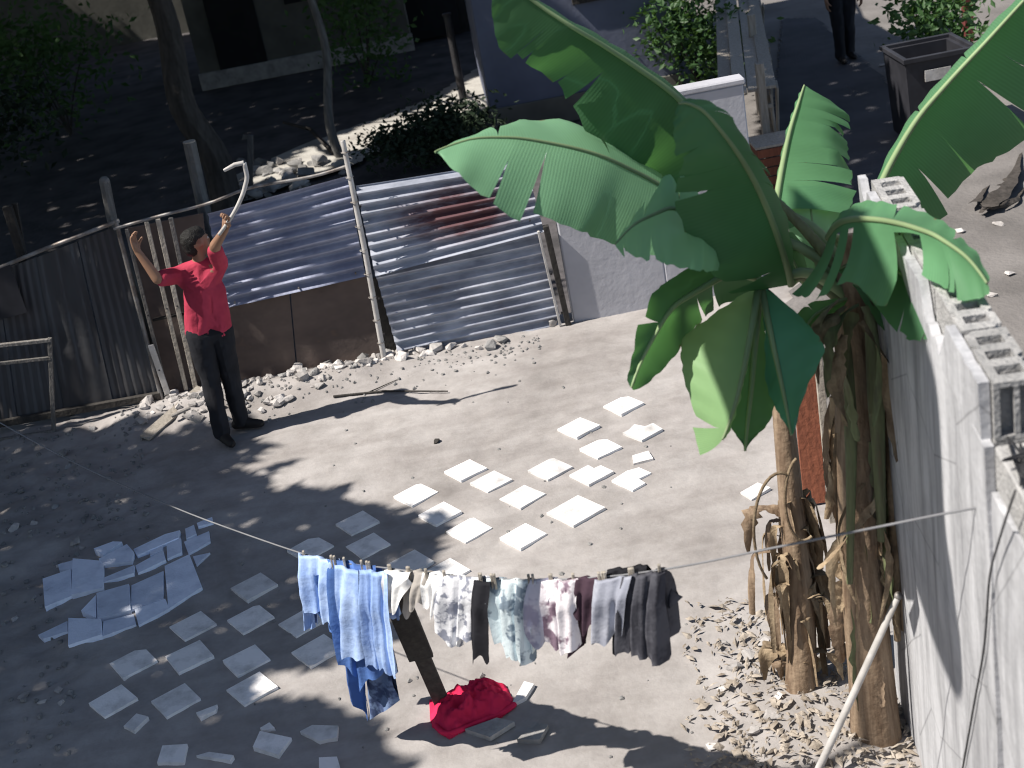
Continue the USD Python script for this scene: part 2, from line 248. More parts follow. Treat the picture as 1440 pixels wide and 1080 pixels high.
# ---------------------------------------------------------------- terrain
def sheet(x0, x1, y0, y1, step, hf):
    xs = np.arange(x0, x1+1e-6, step); ys = np.arange(y0, y1+1e-6, step); X, Y = np.meshgrid(xs, ys)
    Z = hf(X, Y); V = np.stack([X, Y, Z], -1).reshape(-1, 3); nx, ny = len(xs), len(ys)
    i = (np.arange(ny-1)[:, None]*nx + np.arange(nx-1)).ravel()
    F = np.concatenate([np.stack([i, i+1, i+nx+1], 1), np.stack([i, i+nx+1, i+nx], 1)])
    return V, F
def yard_h(X, Y):
    P = np.stack([X, Y, 0*X], -1)
    n = meshkit.fbm(P*3.0, 4, 3) - 0.5
    mound = 0.11*np.exp(-((Y-11.35)/0.28)**2)*np.clip((X+3.6)/0.6, 0, 1)*np.clip((-0.3-X)/1.0, 0, 1)*(0.55 + 0.9*meshkit.fbm(P*2.2, 3, 9))
    left = np.clip((-2.3-X)/0.7, 0, 1)*np.clip((Y-6.5)/1, 0, 1)
    right = np.clip((X-0.6)/0.5, 0, 1)*np.clip((6.6-Y)/0.6, 0, 1)
    ruff = np.maximum(left, right)*0.085*(meshkit.fbm(P*4.5, 4, 5) - 0.42)
    fine = 0.006*(meshkit.noise(P*22, 4) - 0.5)
    return 0.026*n + 0.006*np.minimum(0, meshkit.noise(P*np.array([5.5, 5.5, 1]), 8)-0.3)*3*(1-np.clip((Y-11.0)/0.3, 0, 1)) + mound + ruff + fine - 0.004
obj('yard_ground', sheet(-6.0, 3.0, 2.5, 11.9, 0.04, yard_h), MAT['dirt'], smooth=True, kind='structure')
def soil_h(X, Y): return -0.035 + 0.05*(meshkit.fbm(np.stack([X, Y, 0*X], -1)*1.4, 4, 11) - 0.5)*np.clip((np.hypot(X, Y-18))/3, 0, 1) - 0.03
v, f = sheet(-16, 20, -8, 56, 0.4, soil_h)
obj('ground', (v, f), MAT['dark_soil'], smooth=True, kind='structure')
obj('far_ground', ([[-400, -400, -0.12], [400, -400, -0.12], [400, 400, -0.12], [-400, 400, -0.12]], [[0, 1, 2], [0, 2, 3]]), MAT['dark_soil'], kind='structure')
def poly_sheet(poly, z, step=0.35, seed=0, amp=0.012):
    P = Polygon(poly); x0, y0, x1, y1 = P.bounds; pr = prep(P)
    V, F = sheet(x0, x1, y0, y1, step, lambda X, Y: z + amp*(meshkit.fbm(np.stack([X, Y, 0*X], -1)*2, 3, seed)-0.5))
    c = V[F].mean(1); keep = [pr.contains(Point(*q[:2])) for q in c]; return V, F[np.array(keep)]
obj('alley_ground', poly_sheet([(1.9, 4.0), (9.5, 4.0), (9.5, 26), (2.9, 26), (2.9, 12.2), (2.35, 11.0), (1.9, 7)], 0.022, 0.15, 3), MAT['alley_dirt'], smooth=True, kind='structure')
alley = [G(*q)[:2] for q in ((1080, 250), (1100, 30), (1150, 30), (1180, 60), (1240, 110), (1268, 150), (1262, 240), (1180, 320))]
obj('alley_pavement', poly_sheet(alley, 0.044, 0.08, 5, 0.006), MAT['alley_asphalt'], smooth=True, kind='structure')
strip = [G(*q)[:2] for q in ((300, 262), (420, 205), (520, 170), (600, 140), (690, 85), (712, 150), (640, 168), (560, 192), (500, 232), (400, 262), (320, 290))]
obj('earth_path', poly_sheet(strip, 0.0, 0.12, 6, 0.03), MAT['path_pale'], smooth=True, kind='structure')

# stepping tiles: the yard's paving, tiles are parts of it
paving = thing('yard_paving', None, None, kind='structure'); TH = math.radians(33.57); TS = 0.225
tile_px = [(358,827),(353,872),(272,882),(347,930),(267,925),(188,933),(248,987),(160,988),(425,877),(447,917),(355,970),
           (655,663),(585,697),(691,679),(619,724),(735,700),(660,747),(736,756),(774,661),(814,603),(845,632),(877,571),(503,737),(518,769),(577,794),(437,773),(628,806)]
def tile_mesh(c, s, th, tilt, z=0.02, cut=None):
    e = np.array([math.cos(th), math.sin(th)])*s/2; n = np.array([-e[1], e[0]])
    loc = cut or [(-1, -1), (1, -1), (1, 1), (-1, 1)]
    poly = [c + a*e + b*n for a, b in loc]
    m = slab(poly, -0.02, z, tilt)
    return m
def add_tile(c, s=TS, th=TH, cut=None):
    j = rng.normal(0, 0.035)
    obj('tile', tile_mesh(c, s*rng.uniform(0.97, 1.05), th + j, rng.normal(0, 0.010, 2), 0.012+rng.uniform(0, 0.005), cut), MAT['tile_white'], paving)
for q in tile_px:
    cut = None
    if rng.random() < 0.35:
        k = rng.uniform(0.55, 0.85); cut = [(-1, -1), (1, -1), (1, k), (k*0.9, 1), (-1, 1)]
    add_tile(G(*q)[:2], cut=cut)
add_tile(G(810, 720)[:2], 0.29)
add_tile(G(832, 668)[:2], 0.22, cut=[(-1, -1), (1, -1), (1.0, 0.3), (0.5, 0.35), (0.55, 1), (-1, 1)])
add_tile(G(904, 606)[:2], 0.23, cut=[(-1, -1), (0.8, -1), (1, 0.1), (0.4, 0.2), (0.2, 1), (-0.5, 0.75), (-1, 0.8)])
add_tile(G(901, 645)[:2], 0.19, cut=[(-1, -0.3), (0.4, -1), (1, 0.2), (-0.2, 0.7)])
add_tile(G(892, 674)[:2], 0.23, cut=[(-1, -1), (0.0, -1), (0.1, -0.3), (1, -0.4), (1, 0.7), (0.3, 1), (-1, 0.9)])
add_tile(G(1062, 692)[:2], 0.2, cut=[(-1, -0.6), (0.8, -0.6), (0.8, 0.5), (-0.7, 0.6)])
for poly in [[(175,1025),(193,1007),(210,1012),(190,1032)],[(277,1006),(307,995),(305,1002),(283,1014)],[(222,1076),(230,1053),(265,1051),(260,1076)],[(277,1066),(295,1061),(330,1067),(325,1074)],
             [(357,1055),(367,1033),(411,1041),(392,1065)],[(367,1028),(380,1020),(388,1028),(370,1031)],[(423,1032),(440,1023),(477,1025),(475,1042),(450,1047)],[(450,1070),(475,1068),(480,1085),(450,1085)],
             [(720,995),(738,962),(752,966),(740,985)]]:
    obj('tile', slab([G(*q)[:2] for q in poly], -0.01, 0.022, rng.normal(0, 0.02, 2)), MAT['tile_white'], paving)
# heap of broken bluish tiles
patch = thing('broken_tile_patch', 'patch of broken bluish tiles laid together in the shade at the left', 'broken tiles', G(170, 830))
pieces = ['190,720 300,680 305,790 200,835', '318,640 440,650 440,760 315,790', '250,650 320,630 315,668 255,672', '430,640 540,580 568,612 560,650 450,665', '575,590 700,530 758,515 752,545 590,615',
          '445,720 570,670 568,700 450,735', '580,660 690,600 700,638 590,690', '708,560 764,542 768,600 712,628', '782,552 880,510 885,550 800,600', '785,500 820,485 830,520 790,540', '835,475 895,450 900,472 840,490',
          '418,782 545,745 553,850 422,885', '562,740 688,682 688,795 562,840', '702,660 800,615 850,745 717,830', '818,615 885,600 832,650', '350,850 408,790 410,880', '300,890 428,895 433,958 300,1000',
          '445,895 563,865 573,905 442,955', '577,845 698,802 713,838 592,905', '170,950 285,895 285,935 190,965', '405,590 480,560 515,560 440,615', '640,600 690,575 688,592 640,618']
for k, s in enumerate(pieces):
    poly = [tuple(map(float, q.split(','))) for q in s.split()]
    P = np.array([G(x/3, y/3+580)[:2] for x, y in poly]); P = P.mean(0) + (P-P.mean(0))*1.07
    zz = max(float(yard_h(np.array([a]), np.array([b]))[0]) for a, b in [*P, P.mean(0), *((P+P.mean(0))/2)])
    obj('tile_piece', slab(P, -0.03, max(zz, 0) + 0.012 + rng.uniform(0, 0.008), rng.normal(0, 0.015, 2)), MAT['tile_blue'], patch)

# ---------------------------------------------------------------- the fence along the far side of the yard (y = 11.65)
FY = 11.65
def at_f(x, y, off=0.0): return Yp(x, y, FY+off)
def corrugated(P00, P10, P11, P01, pitch, amp, along_u=True, thick=0.003, nx=None):
    """Sheet with corners P00 (bottom left) P10 (bottom right) P11 (top right) P01 (top left); ribs run along u (horizontal) or along v."""
    P = [np.array(q, float) for q in (P00, P10, P11, P01)]
    W = np.linalg.norm(P[1]-P[0]); Hh = np.linalg.norm(P[3]-P[0]); nrm = np.cross(P[1]-P[0], P[3]-P[0]); nrm /= np.linalg.norm(nrm)
    L = Hh if along_u else W
    nw = int(L/pitch*8); na = 14
    nu, nv = (na, nw) if along_u else (nw, na)
    u, v = np.meshgrid(np.linspace(0, 1, nu+1), np.linspace(0, 1, nv+1))
    B = ((1-u)*(1-v))[..., None]*P[0] + (u*(1-v))[..., None]*P[1] + (u*v)[..., None]*P[2] + ((1-u)*v)[..., None]*P[3]
    ph = (v if along_u else u)*L/pitch*2*np.pi
    dent = 0.030*(meshkit.fbm(B*1.7, 4, 17)-0.5); amp = amp*(0.75 + 0.5*meshkit.noise(B*1.9, 5))
    B = B + (amp*np.cos(ph) + dent)[..., None]*nrm
    V1 = B.reshape(-1, 3); V2 = (B - nrm*thick).reshape(-1, 3); n1 = nu+1
    i = (np.arange(nv)[:, None]*n1 + np.arange(nu)).ravel(); q = np.stack([i, i+1, i+n1+1, i+n1], 1)
    F = np.concatenate([q[:, [0, 1, 2]], q[:, [0, 2, 3]], q[:, [0, 2, 1]]+len(V1), q[:, [0, 3, 2]]+len(V1)])
    edge = np.concatenate([np.arange(nu+1), np.arange(1, nv+1)*n1+nu, (nv*n1+np.arange(nu)[::-1]), (np.arange(1, nv)[::-1]*n1)])
    e2 = np.roll(edge, -1); N = len(V1)
    F = np.concatenate([F, np.stack([edge, e2+N, e2], 1), np.stack([edge, edge+N, e2+N], 1)])
    return np.vstack([V1, V2]), F
lit = thing('corrugated_sheet', 'lower bright corrugated metal sheet right of the tall thin post, reaching the ground', 'metal sheet', at_f(670, 470))
obj('metal_sheet', corrugated(at_f(562, 505, 0.03), at_f(790, 455, 0.03), at_f(757, 322, 0.03), at_f(524, 372, 0.03), 0.088, 0.025), MAT['zinc'], lit, smooth=50)
for q in ((540, 470), (533, 420), (790, 440), (775, 385)):
    p = at_f(*q, -0.02); obj('nail', trimesh.creation.cylinder(0.008, 0.03, sections=8, transform=trimesh.transformations.rotation_matrix(math.pi/2, [1, 0, 0])).apply_translation(p), MAT['dark_steel'], lit)
up = thing('corrugated_sheet', 'upper corrugated metal sheet with a dark red rust stain, right of the tall thin post', 'metal sheet', at_f(640, 300))
obj('metal_sheet', corrugated(at_f(528, 388, -0.01), at_f(765, 325, -0.01), Yp(738, 225, FY+0.06), Yp(500, 262, FY+0.06), 0.092, 0.025), MAT['zinc_rusty'], up, smooth=50)
for q in ((519, 362), (507, 290), (745, 310)):
    p = at_f(*q, -0.03); obj('nail', trimesh.creation.cylinder(0.008, 0.03, sections=8, transform=trimesh.transformations.rotation_matrix(math.pi/2, [1, 0, 0])).apply_translation(p), MAT['dark_steel'], up)
bs = thing('corrugated_sheet', 'bluish corrugated metal sheet in the fence behind the man in red', 'metal sheet', at_f(410, 340))
obj('metal_sheet', corrugated(at_f(318, 432, 0.02), at_f(514, 388, 0.02), at_f(488, 247, 0.05), at_f(292, 300, 0.05), 0.094, 0.023), MAT['zinc_blue'], bs, smooth=50)
for q in ((330, 425), (420, 405), (500, 384)):
    p = at_f(*q, 0.0); obj('nail', trimesh.creation.cylinder(0.008, 0.03, sections=8, transform=trimesh.transformations.rotation_matrix(math.pi/2, [1, 0, 0])).apply_translation(p), MAT['steel'], bs)
def panel(P00, P10, P11, P01, t=0.018, n=10, amp=0.02, seed=3):
    P = [np.array(q, float) for q in (P00, P10, P11, P01)]; u, v = np.meshgrid(np.linspace(0, 1, n+1), np.linspace(0, 1, n+1))
    B = ((1-u)*(1-v))[..., None]*P[0] + (u*(1-v))[..., None]*P[1] + (u*v)[..., None]*P[2] + ((1-u)*v)[..., None]*P[3]
    nrm = np.cross(P[1]-P[0], P[3]-P[0]); nrm /= np.linalg.norm(nrm); B = B + (amp*(meshkit.fbm(B*1.2, 2, seed)-0.5))[..., None]*nrm
    V1 = B.reshape(-1, 3); N = len(V1); V2 = V1 - nrm*t; n1 = n+1; i = (np.arange(n)[:, None]*n1 + np.arange(n)).ravel(); q = np.stack([i, i+1, i+n1+1, i+n1], 1)
    F = np.concatenate([q[:, [0, 1, 2]], q[:, [0, 2, 3]], q[:, [0, 2, 1]]+N, q[:, [0, 3, 2]]+N])
    edge = np.concatenate([np.arange(n1), np.arange(1, n1)*n1+n, n*n1+np.arange(n)[::-1], np.arange(1, n)[::-1]*n1]); e2 = np.roll(edge, -1)
    return np.vstack([V1, V2]), np.concatenate([F, np.stack([edge, e2+N, e2], 1), np.stack([edge, edge+N, e2+N], 1)])
ply = thing('plywood_panel', 'brown weathered plywood panel below the bluish corrugated sheet', 'panel', at_f(430, 470))
a, b_ = at_f(300, 545, 0.06), at_f(536, 503, 0.06); c_, d_ = at_f(514, 382, 0.06), at_f(300, 430, 0.06)
mid0, mid1 = a + (b_-a)*0.5, d_ + (c_-d_)*0.5; gap = (b_-a)*0.004
obj('sheet', panel(a, mid0-gap, mid1-gap, d_, seed=4), MAT['plywood'], ply); obj('sheet', panel(mid0+gap, b_, c_, mid1+gap, seed=8), MAT['plywood'], ply)
obj('batten', bar(d_ + [0, 0.05, -0.03], c_ + [0, 0.05, -0.03], 0.05, 0.03), MAT['wood_dark'], ply)
bk = thing('backing_board', 'narrow dark board between the thin post and the lower corrugated sheet', 'board', at_f(550, 500))
obj('board', panel(at_f(543, 508, 0.07), at_f(640, 490, 0.07), at_f(610, 372, 0.07), at_f(520, 392, 0.07), seed=5), MAT['wood_dark'], bk)
obj('batten', bar(at_f(541, 500, 0.11), at_f(640, 478, 0.11), 0.04, 0.03), MAT['wood_dark'], bk)
# tall thin post and others
pst = thing('fence_post', 'tall thin pale post between the bluish and the bright corrugated sheets', 'post', at_f(540, 503))
pb, pt = at_f(540, 505, -0.09), Yp(482, 198, FY-0.08)
obj('post', tube([pb - [0, 0, 0.05], pb*0.5+pt*0.5 + [0.012, 0, 0], pt], [0.026, 0.024, 0.022], 10), MAT['pole_pale'], pst, smooth=True)
for k in np.linspace(0.08, 0.95, 9):
    c = pb*(1-k)+pt*k; obj('wire_tie', tube([c + [0.032*math.cos(t), 0.032*math.sin(t), 0.006*t/6.28] for t in np.linspace(0, 6.28, 11)], 0.004, 5), MAT['steel'], pst)
pr_ = thing('fence_post', 'short dark post closing the corrugated sheets at the white wall', 'post', at_f(802, 457))
a, b_ = at_f(800, 460, -0.03), at_f(768, 322, -0.03); obj('post', bar(a, b_ + [0, 0, 0.03], 0.05, 0.06), MAT['wood_dark'], pr_)
a, b_ = at_f(788, 458, -0.04), at_f(757, 325, -0.04); obj('edge_strip', bar(a, b_, 0.022, 0.03), MAT['pole_pale'], pr_)
bp = thing('fence_post', 'thick grey post rising above the fence behind the man', 'post', Yp(293, 330, 12.3))
b0 = Yp(292, 320, 12.3); t0 = Yp(266, 200, 12.3); obj('post', tube([[b0[0]+0.02, 12.3, -0.1], b0, t0], [0.065, 0.062, 0.058], 9), MAT['bark_grey'], bp, smooth=40)
obj('cut_top', trimesh.creation.cylinder(0.056, 0.012, sections=9).apply_translation(t0 + [0, 0, 0.004]), MAT['wood_pale'], bp)
bq = thing('fence_post', 'dark post sticking up at the right end of the dark gate', 'post', at_f(160, 320))
b0, t0 = at_f(162, 330, 0.12), at_f(147, 255, 0.12); obj('post', tube([[b0[0]+0.08, FY+0.12, -0.1], b0, t0], 0.045, 8), MAT['bark_grey'], bq, smooth=40)
obj('knob', trimesh.creation.icosphere(1, 0.045).apply_translation(t0), MAT['stone_grey'], bq, smooth=True)
lp = thing('fence_post', 'leaning dark post at the left edge crossing the gate', 'post', at_f(60, 450))
obj('post', bar(at_f(105, 600, 0.10), at_f(10, 290, 0.10), 0.075, 0.06), MAT['wood_dark'], lp)
obj('brace', bar(at_f(48, 440, 0.15), at_f(20, 285, 0.15), 0.05, 0.04), MAT['wood_dark'], lp)
# gate of dark metal sheets at the left
gate = thing('metal_gate', 'dark ribbed metal gate with a rail along its top, left of the man', 'gate', at_f(120, 580))
L0, L1 = at_f(-40, 605), at_f(228, 558); T0, T1 = at_f(-60, 405), at_f(166, 318)
def gp(u, v, off=0.0): p = (L0*(1-u)+L1*u)*(1-v) + (T0*(1-u)+T1*u)*v; return p + [0, off, 0]
for k, (u0_, u1_) in enumerate(((0.0, 0.24), (0.245, 0.49), (0.495, 0.745), (0.75, 1.0))):
    obj('metal_sheet', corrugated(gp(u0_, 0.0, 0.02*(k % 2)), gp(u1_, 0.0, 0.02*(k % 2)), gp(u1_, 1, 0.02*(k % 2)), gp(u0_, 1, 0.02*(k % 2)), 0.075 if k != 2 else 0.16, 0.0045, along_u=False), MAT['gate_metal'], gate, smooth=50)
obj('top_rail', tube([gp(-0.1, 1.02, -0.03), gp(0.55, 1.035, -0.03), gp(1.02, 1.03, -0.03)], 0.018, 8), MAT['steel'], gate, smooth=True)
obj('bottom_rail', bar(gp(-0.05, 0.02, -0.03), gp(1.0, 0.02, -0.03), 0.05, 0.06), MAT['wood_dark'], gate)
obj('stile', tube([gp(1.0, -0.02, -0.03), gp(1.0, 1.04, -0.03)], 0.02, 8), MAT['steel'], gate, smooth=True)
obj('blue_plate', panel(at_f(-30, 458, -0.05), at_f(38, 440, -0.05), at_f(14, 372, -0.05), at_f(-50, 398, -0.05), 0.006), MAT['bin_dark'], gate)
frame = thing('trestle', 'low dark timber trestle standing before the gate at the left edge', 'trestle', at_f(40, 590))
for a, b_ in (((-40, 490), (72, 478)), ((70, 475), (76, 612)), ((-40, 625), (78, 606)), ((-40, 515), (72, 503))):
    obj('rail', bar(at_f(*a, -0.22), at_f(*b_, -0.22), 0.035, 0.03), MAT['wood_grey'], frame)
# upper rail with wire above the fence, from gate to thin post
rail = thing('fence_rail', 'thin sagging pipe rail above the fence between gate and thin post', 'rail', at_f(340, 275))
rp = [at_f(*q, -0.05) for q in ((160, 322), (220, 305), (290, 287), (360, 262), (430, 250), (492, 232))]
obj('rail', tube(spline(rp, 24), 0.014, 7), MAT['steel'], rail, smooth=True)
obj('wire_tie', tube([rp[-1] + [0.03*math.cos(t), 0.03*math.sin(t), 0.008*t] for t in np.linspace(0, 12, 16)], 0.004, 5), MAT['steel'], rail)
# upright slats by the man
labels = ['pale upright slat nearest the gate edge, left of the man', 'thin upright slat second from the gate edge, left of the man', 'pinkish upright slat right against the raised red sleeve', 'short white broken slat at the foot of the upright slats', 'dim upright slat behind the raised red sleeve']
for k, (t_, b2, w, m_) in enumerate([((178, 322), (236, 556), 0.03, 'wood_grey'), ((206, 312), (262, 548), 0.035, 'wood_pale'), ((222, 308), (275, 545), 0.04, 'wood_pale'), ((212, 485), (236, 554), 0.05, 'pole_pale'), ((240, 306), (290, 540), 0.035, 'wood_grey')]):
    s_ = thing('upright_slat', labels[k], 'slat', at_f(*b2, -0.06)); off = -0.06 - 0.012*k
    a, b_ = at_f(*b2, off), at_f(*t_, off); obj('slat', bar(a, b_, w, 0.02), MAT[m_], s_)
    obj('nail', trimesh.creation.icosphere(1, 0.008).apply_translation(a*0.5+b_*0.5 + [0, -0.014, 0]), MAT['dark_steel'], s_)
rb = thing('red_backing_panel', 'reddish brown panel behind the upright slats', 'panel', at_f(240, 430, 0.08))
obj('sheet', panel(at_f(232, 556, 0.05), at_f(312, 540, 0.05), at_f(285, 300, 0.05), at_f(176, 322, 0.05), seed=9), MAT['plywood'], rb)
obj('batten', bar(at_f(215, 450, 0.0), at_f(300, 432, 0.0), 0.04, 0.02), MAT['wood_dark'], rb)

# grey rendered wall right of the fence
gw = thing('rendered_wall', 'pale grey rendered garden wall right of the corrugated fence', 'wall', (1.5, 11.62, 0))
obj('wall_body', box((0.86, 0.16, 1.66), (0.64+0.43, 11.72, 0.73), bev=0.012), MAT['grey_render'], gw)
obj('wall_body', box((0.86, 0.165, 1.92), (0.64+1.29, 11.72, 0.86), bev=0.012), MAT['grey_render'], gw)
obj('coping', box((0.90, 0.19, 0.05), (0.64+1.29, 11.72, 1.846), bev=0.012), MAT['grey_render'], gw)

# ---------------------------------------------------------------- hollow block wall at the right
W0, W1 = G(1385, 542, 2.8)[:2], G(1238, 292, 2.8)[:2]; wd = (W1-W0)/np.linalg.norm(W1-W0); wn = np.array([wd[1], -wd[0]])   # wn points to the alley
BW = 0.155; WANG = math.atan2(wd[1], wd[0])
def wpt(s, t, z): q = W0 + wd*s + wn*t; return np.array([q[0], q[1], z])
def wbox(s0, s1, t0, t1, z0, z1, bev=0.006): return box((s1-s0, t1-t0, z1-z0), wpt((s0+s1)/2, (t0+t1)/2, (z0+z1)/2), WANG + (0 if True else 0), bev=bev)
def wbox_(s0, s1, t0, t1, z0, z1, bev=0.006):
    m = box((s1-s0, t1-t0, z1-z0), (0, 0, 0), bev=bev); T = np.eye(4); T[:3, 0] = [*wd, 0]; T[:3, 1] = [*wn, 0]; T[:3, 2] = [0, 0, 1]
    if np.linalg.det(T[:3, :3]) < 0: m.invert()
    T[:3, 3] = wpt((s0+s1)/2, (t0+t1)/2, (z0+z1)/2); m.apply_transform(T); return m
bw = thing('block_wall', 'tall grey block wall with open hollow blocks along its top, right of the banana plant', 'wall', wpt(1.0, 0.08, 0))
LEN = 2.16
def wall_face(s0, s1, z0, z1, ns=60, nz=80):
    """plastered wall body: uneven left face"""
    m = wbox_(s0, s1, 0.0, BW, z0, z1, 0.004); return m
def grid_box(s0, s1, t0, t1, z0, z1, amp, seed):
    ns, nz = int((s1-s0)/0.03)+1, int((z1-z0)/0.03)+1
    S, Z = np.meshgrid(np.linspace(s0, s1, ns+1), np.linspace(z0, z1, nz+1))
    P = np.stack([S, Z, 0*S], -1); d = amp*(meshkit.fbm(P*np.array([3.0, 2.0, 1]), 4, seed)-0.5)
    bot = W0 + wd*S.ravel()[:, None] + wn*(t0+d.ravel())[:, None]; V1 = np.column_stack([bot, Z.ravel()])
    top = W0 + wd*S.ravel()[:, None] + wn*t1; V2 = np.column_stack([top, Z.ravel()]); N = len(V1); n1 = ns+1
    i = (np.arange(nz)[:, None]*n1 + np.arange(ns)).ravel(); q = np.stack([i, i+n1, i+n1+1, i+1], 1)
    F = np.concatenate([q[:, [0, 1, 2]], q[:, [0, 2, 3]], q[:, [0, 2, 1]]+N, q[:, [0, 3, 2]]+N])
    edge = np.concatenate([np.arange(n1), np.arange(1, nz+1)*n1+ns, nz*n1+np.arange(ns)[::-1], np.arange(1, nz)[::-1]*n1]); e2 = np.roll(edge, -1)
    m = trimesh.Trimesh(np.vstack([V1, V2]), np.concatenate([F, np.stack([edge, e2, e2+N], 1), np.stack([edge, e2+N, edge+N], 1)]), process=False); trimesh.repair.fix_normals(m); return m
obj('plastered_body', grid_box(-0.02, LEN, -0.012, 0.016, -0.1, 2.6, 0.02, 21), MAT['plaster'], bw, smooth=40)
obj('wall_core', wbox_(-0.02, LEN, 0.0165, BW, -0.1, 2.398, 0.004), MAT['block'], bw)
obj('plastered_body', grid_box(-1.3, -0.02, 0.006, BW, -0.1, 2.44, 0.025, 22), MAT['plaster'], bw, smooth=40)
lip = grid_box(0.03, LEN, -0.012, 0.0205, 2.6, 2.795, 0.018, 23); lv = lip.vertices; sl = (lv[:, :2]-W0)@wd
drop = np.clip(meshkit.fbm(np.column_stack([sl*5, 0*sl, 0*sl]), 4, 77)-0.50, 0, 1)*0.5; lv[:, 2] = 2.6 + (lv[:, 2]-2.6)*np.maximum(0.08, 1-drop/0.19); lip.vertices = lv
obj('plaster_lip', lip, MAT['plaster'], bw, smooth=40)
def hollow(s0, s1, z0, z1, t0=0.022, t1=BW, end=False):
    a = m3.Manifold.cube([s1-s0, t1-t0, z1-z0]); n = 3; L = s1-s0; web = 0.052; cw = (L-web*(n+1))/n; sub = []
    for k in range(n): sub.append(m3.Manifold.cube([cw, t1-t0-0.056, z1-z0+0.1]).translate([web + k*(cw+web), 0.028, -0.05]))
    if end:
        for y0 in (0.018, (t1-t0)/2+0.008): sub.append(m3.Manifold.cube([0.05, (t1-t0)/2-0.026, z1-z0-0.03]).translate([-0.012, y0, 0.012]))
    for s_ in sub: a = a - s_
    gg = np.random.default_rng(int(abs(s0)*997)+3)
    for _ in range(5):
        q_ = [gg.choice([0.0, L]) if gg.random() < 0.5 else gg.uniform(0, L), gg.choice([0.0, t1-t0]), z1-z0]; a = a - m3.Manifold.sphere(gg.uniform(0.012, 0.03), 8).rotate([gg.uniform(0, 90), 30, 0]).translate([float(v_) for v_ in q_])
    g = a.to_mesh(); m = trimesh.Trimesh(g.vert_properties[:, :3], g.tri_verts, process=False)
    T = np.eye(4); T[:3, 0] = [*wd, 0]; T[:3, 1] = [*wn, 0]; T[:3, 3] = wpt(s0, t0, z0)
    if np.linalg.det(T[:3, :3]) < 0: m.invert()
    m.apply_transform(T); return m
s = 0.0
for k in range(5):
    e = s + 0.40 + rng.uniform(-0.006, 0.006)
    obj('hollow_block', hollow(s+0.004, e-0.004, 2.604, 2.80 + rng.uniform(-0.006, 0.006), 0.022+rng.uniform(0, 0.004), BW+rng.uniform(0, 0.008), end=(k == 0)), MAT['block'], bw)
    obj('hollow_block', hollow(s+0.004, e-0.004, 2.402, 2.600, 0.022, BW), MAT['block'], bw); s = e + 0.012
for k in range(3):
    e0 = -0.42*(k+1)-0.004+0.012
    obj('hollow_block', hollow(e0, e0+0.40, 2.444, 2.598, 0.018, BW, end=False) if k else wbox_(e0, e0+0.40, 0.018, BW, 2.444, 2.598), MAT['block'], bw)
tang = [wpt(-0.22 + 0.11*rng.normal(), 0.07 + 0.035*rng.normal(), 2.61 + 0.02*abs(rng.normal())) for _ in range(24)]
tw = obj('wire_tangle', tube(spline(tang, 200), 0.004, 5), MAT['wire'], label='tangle of black wire on the step of the block wall', cat='wire', smooth=True)
cab = [PL(*q, W0 - wn*0.02, W1 - wn*0.02) for q in ((1428, 690), (1405, 760), (1392, 810), (1385, 900), (1368, 1000), (1352, 1090))]
obj('hanging_cable', tube(spline(cab, 40), 0.004, 6), MAT['wire'], label='thin black cable hanging down the face of the block wall', cat='cable', smooth=True)

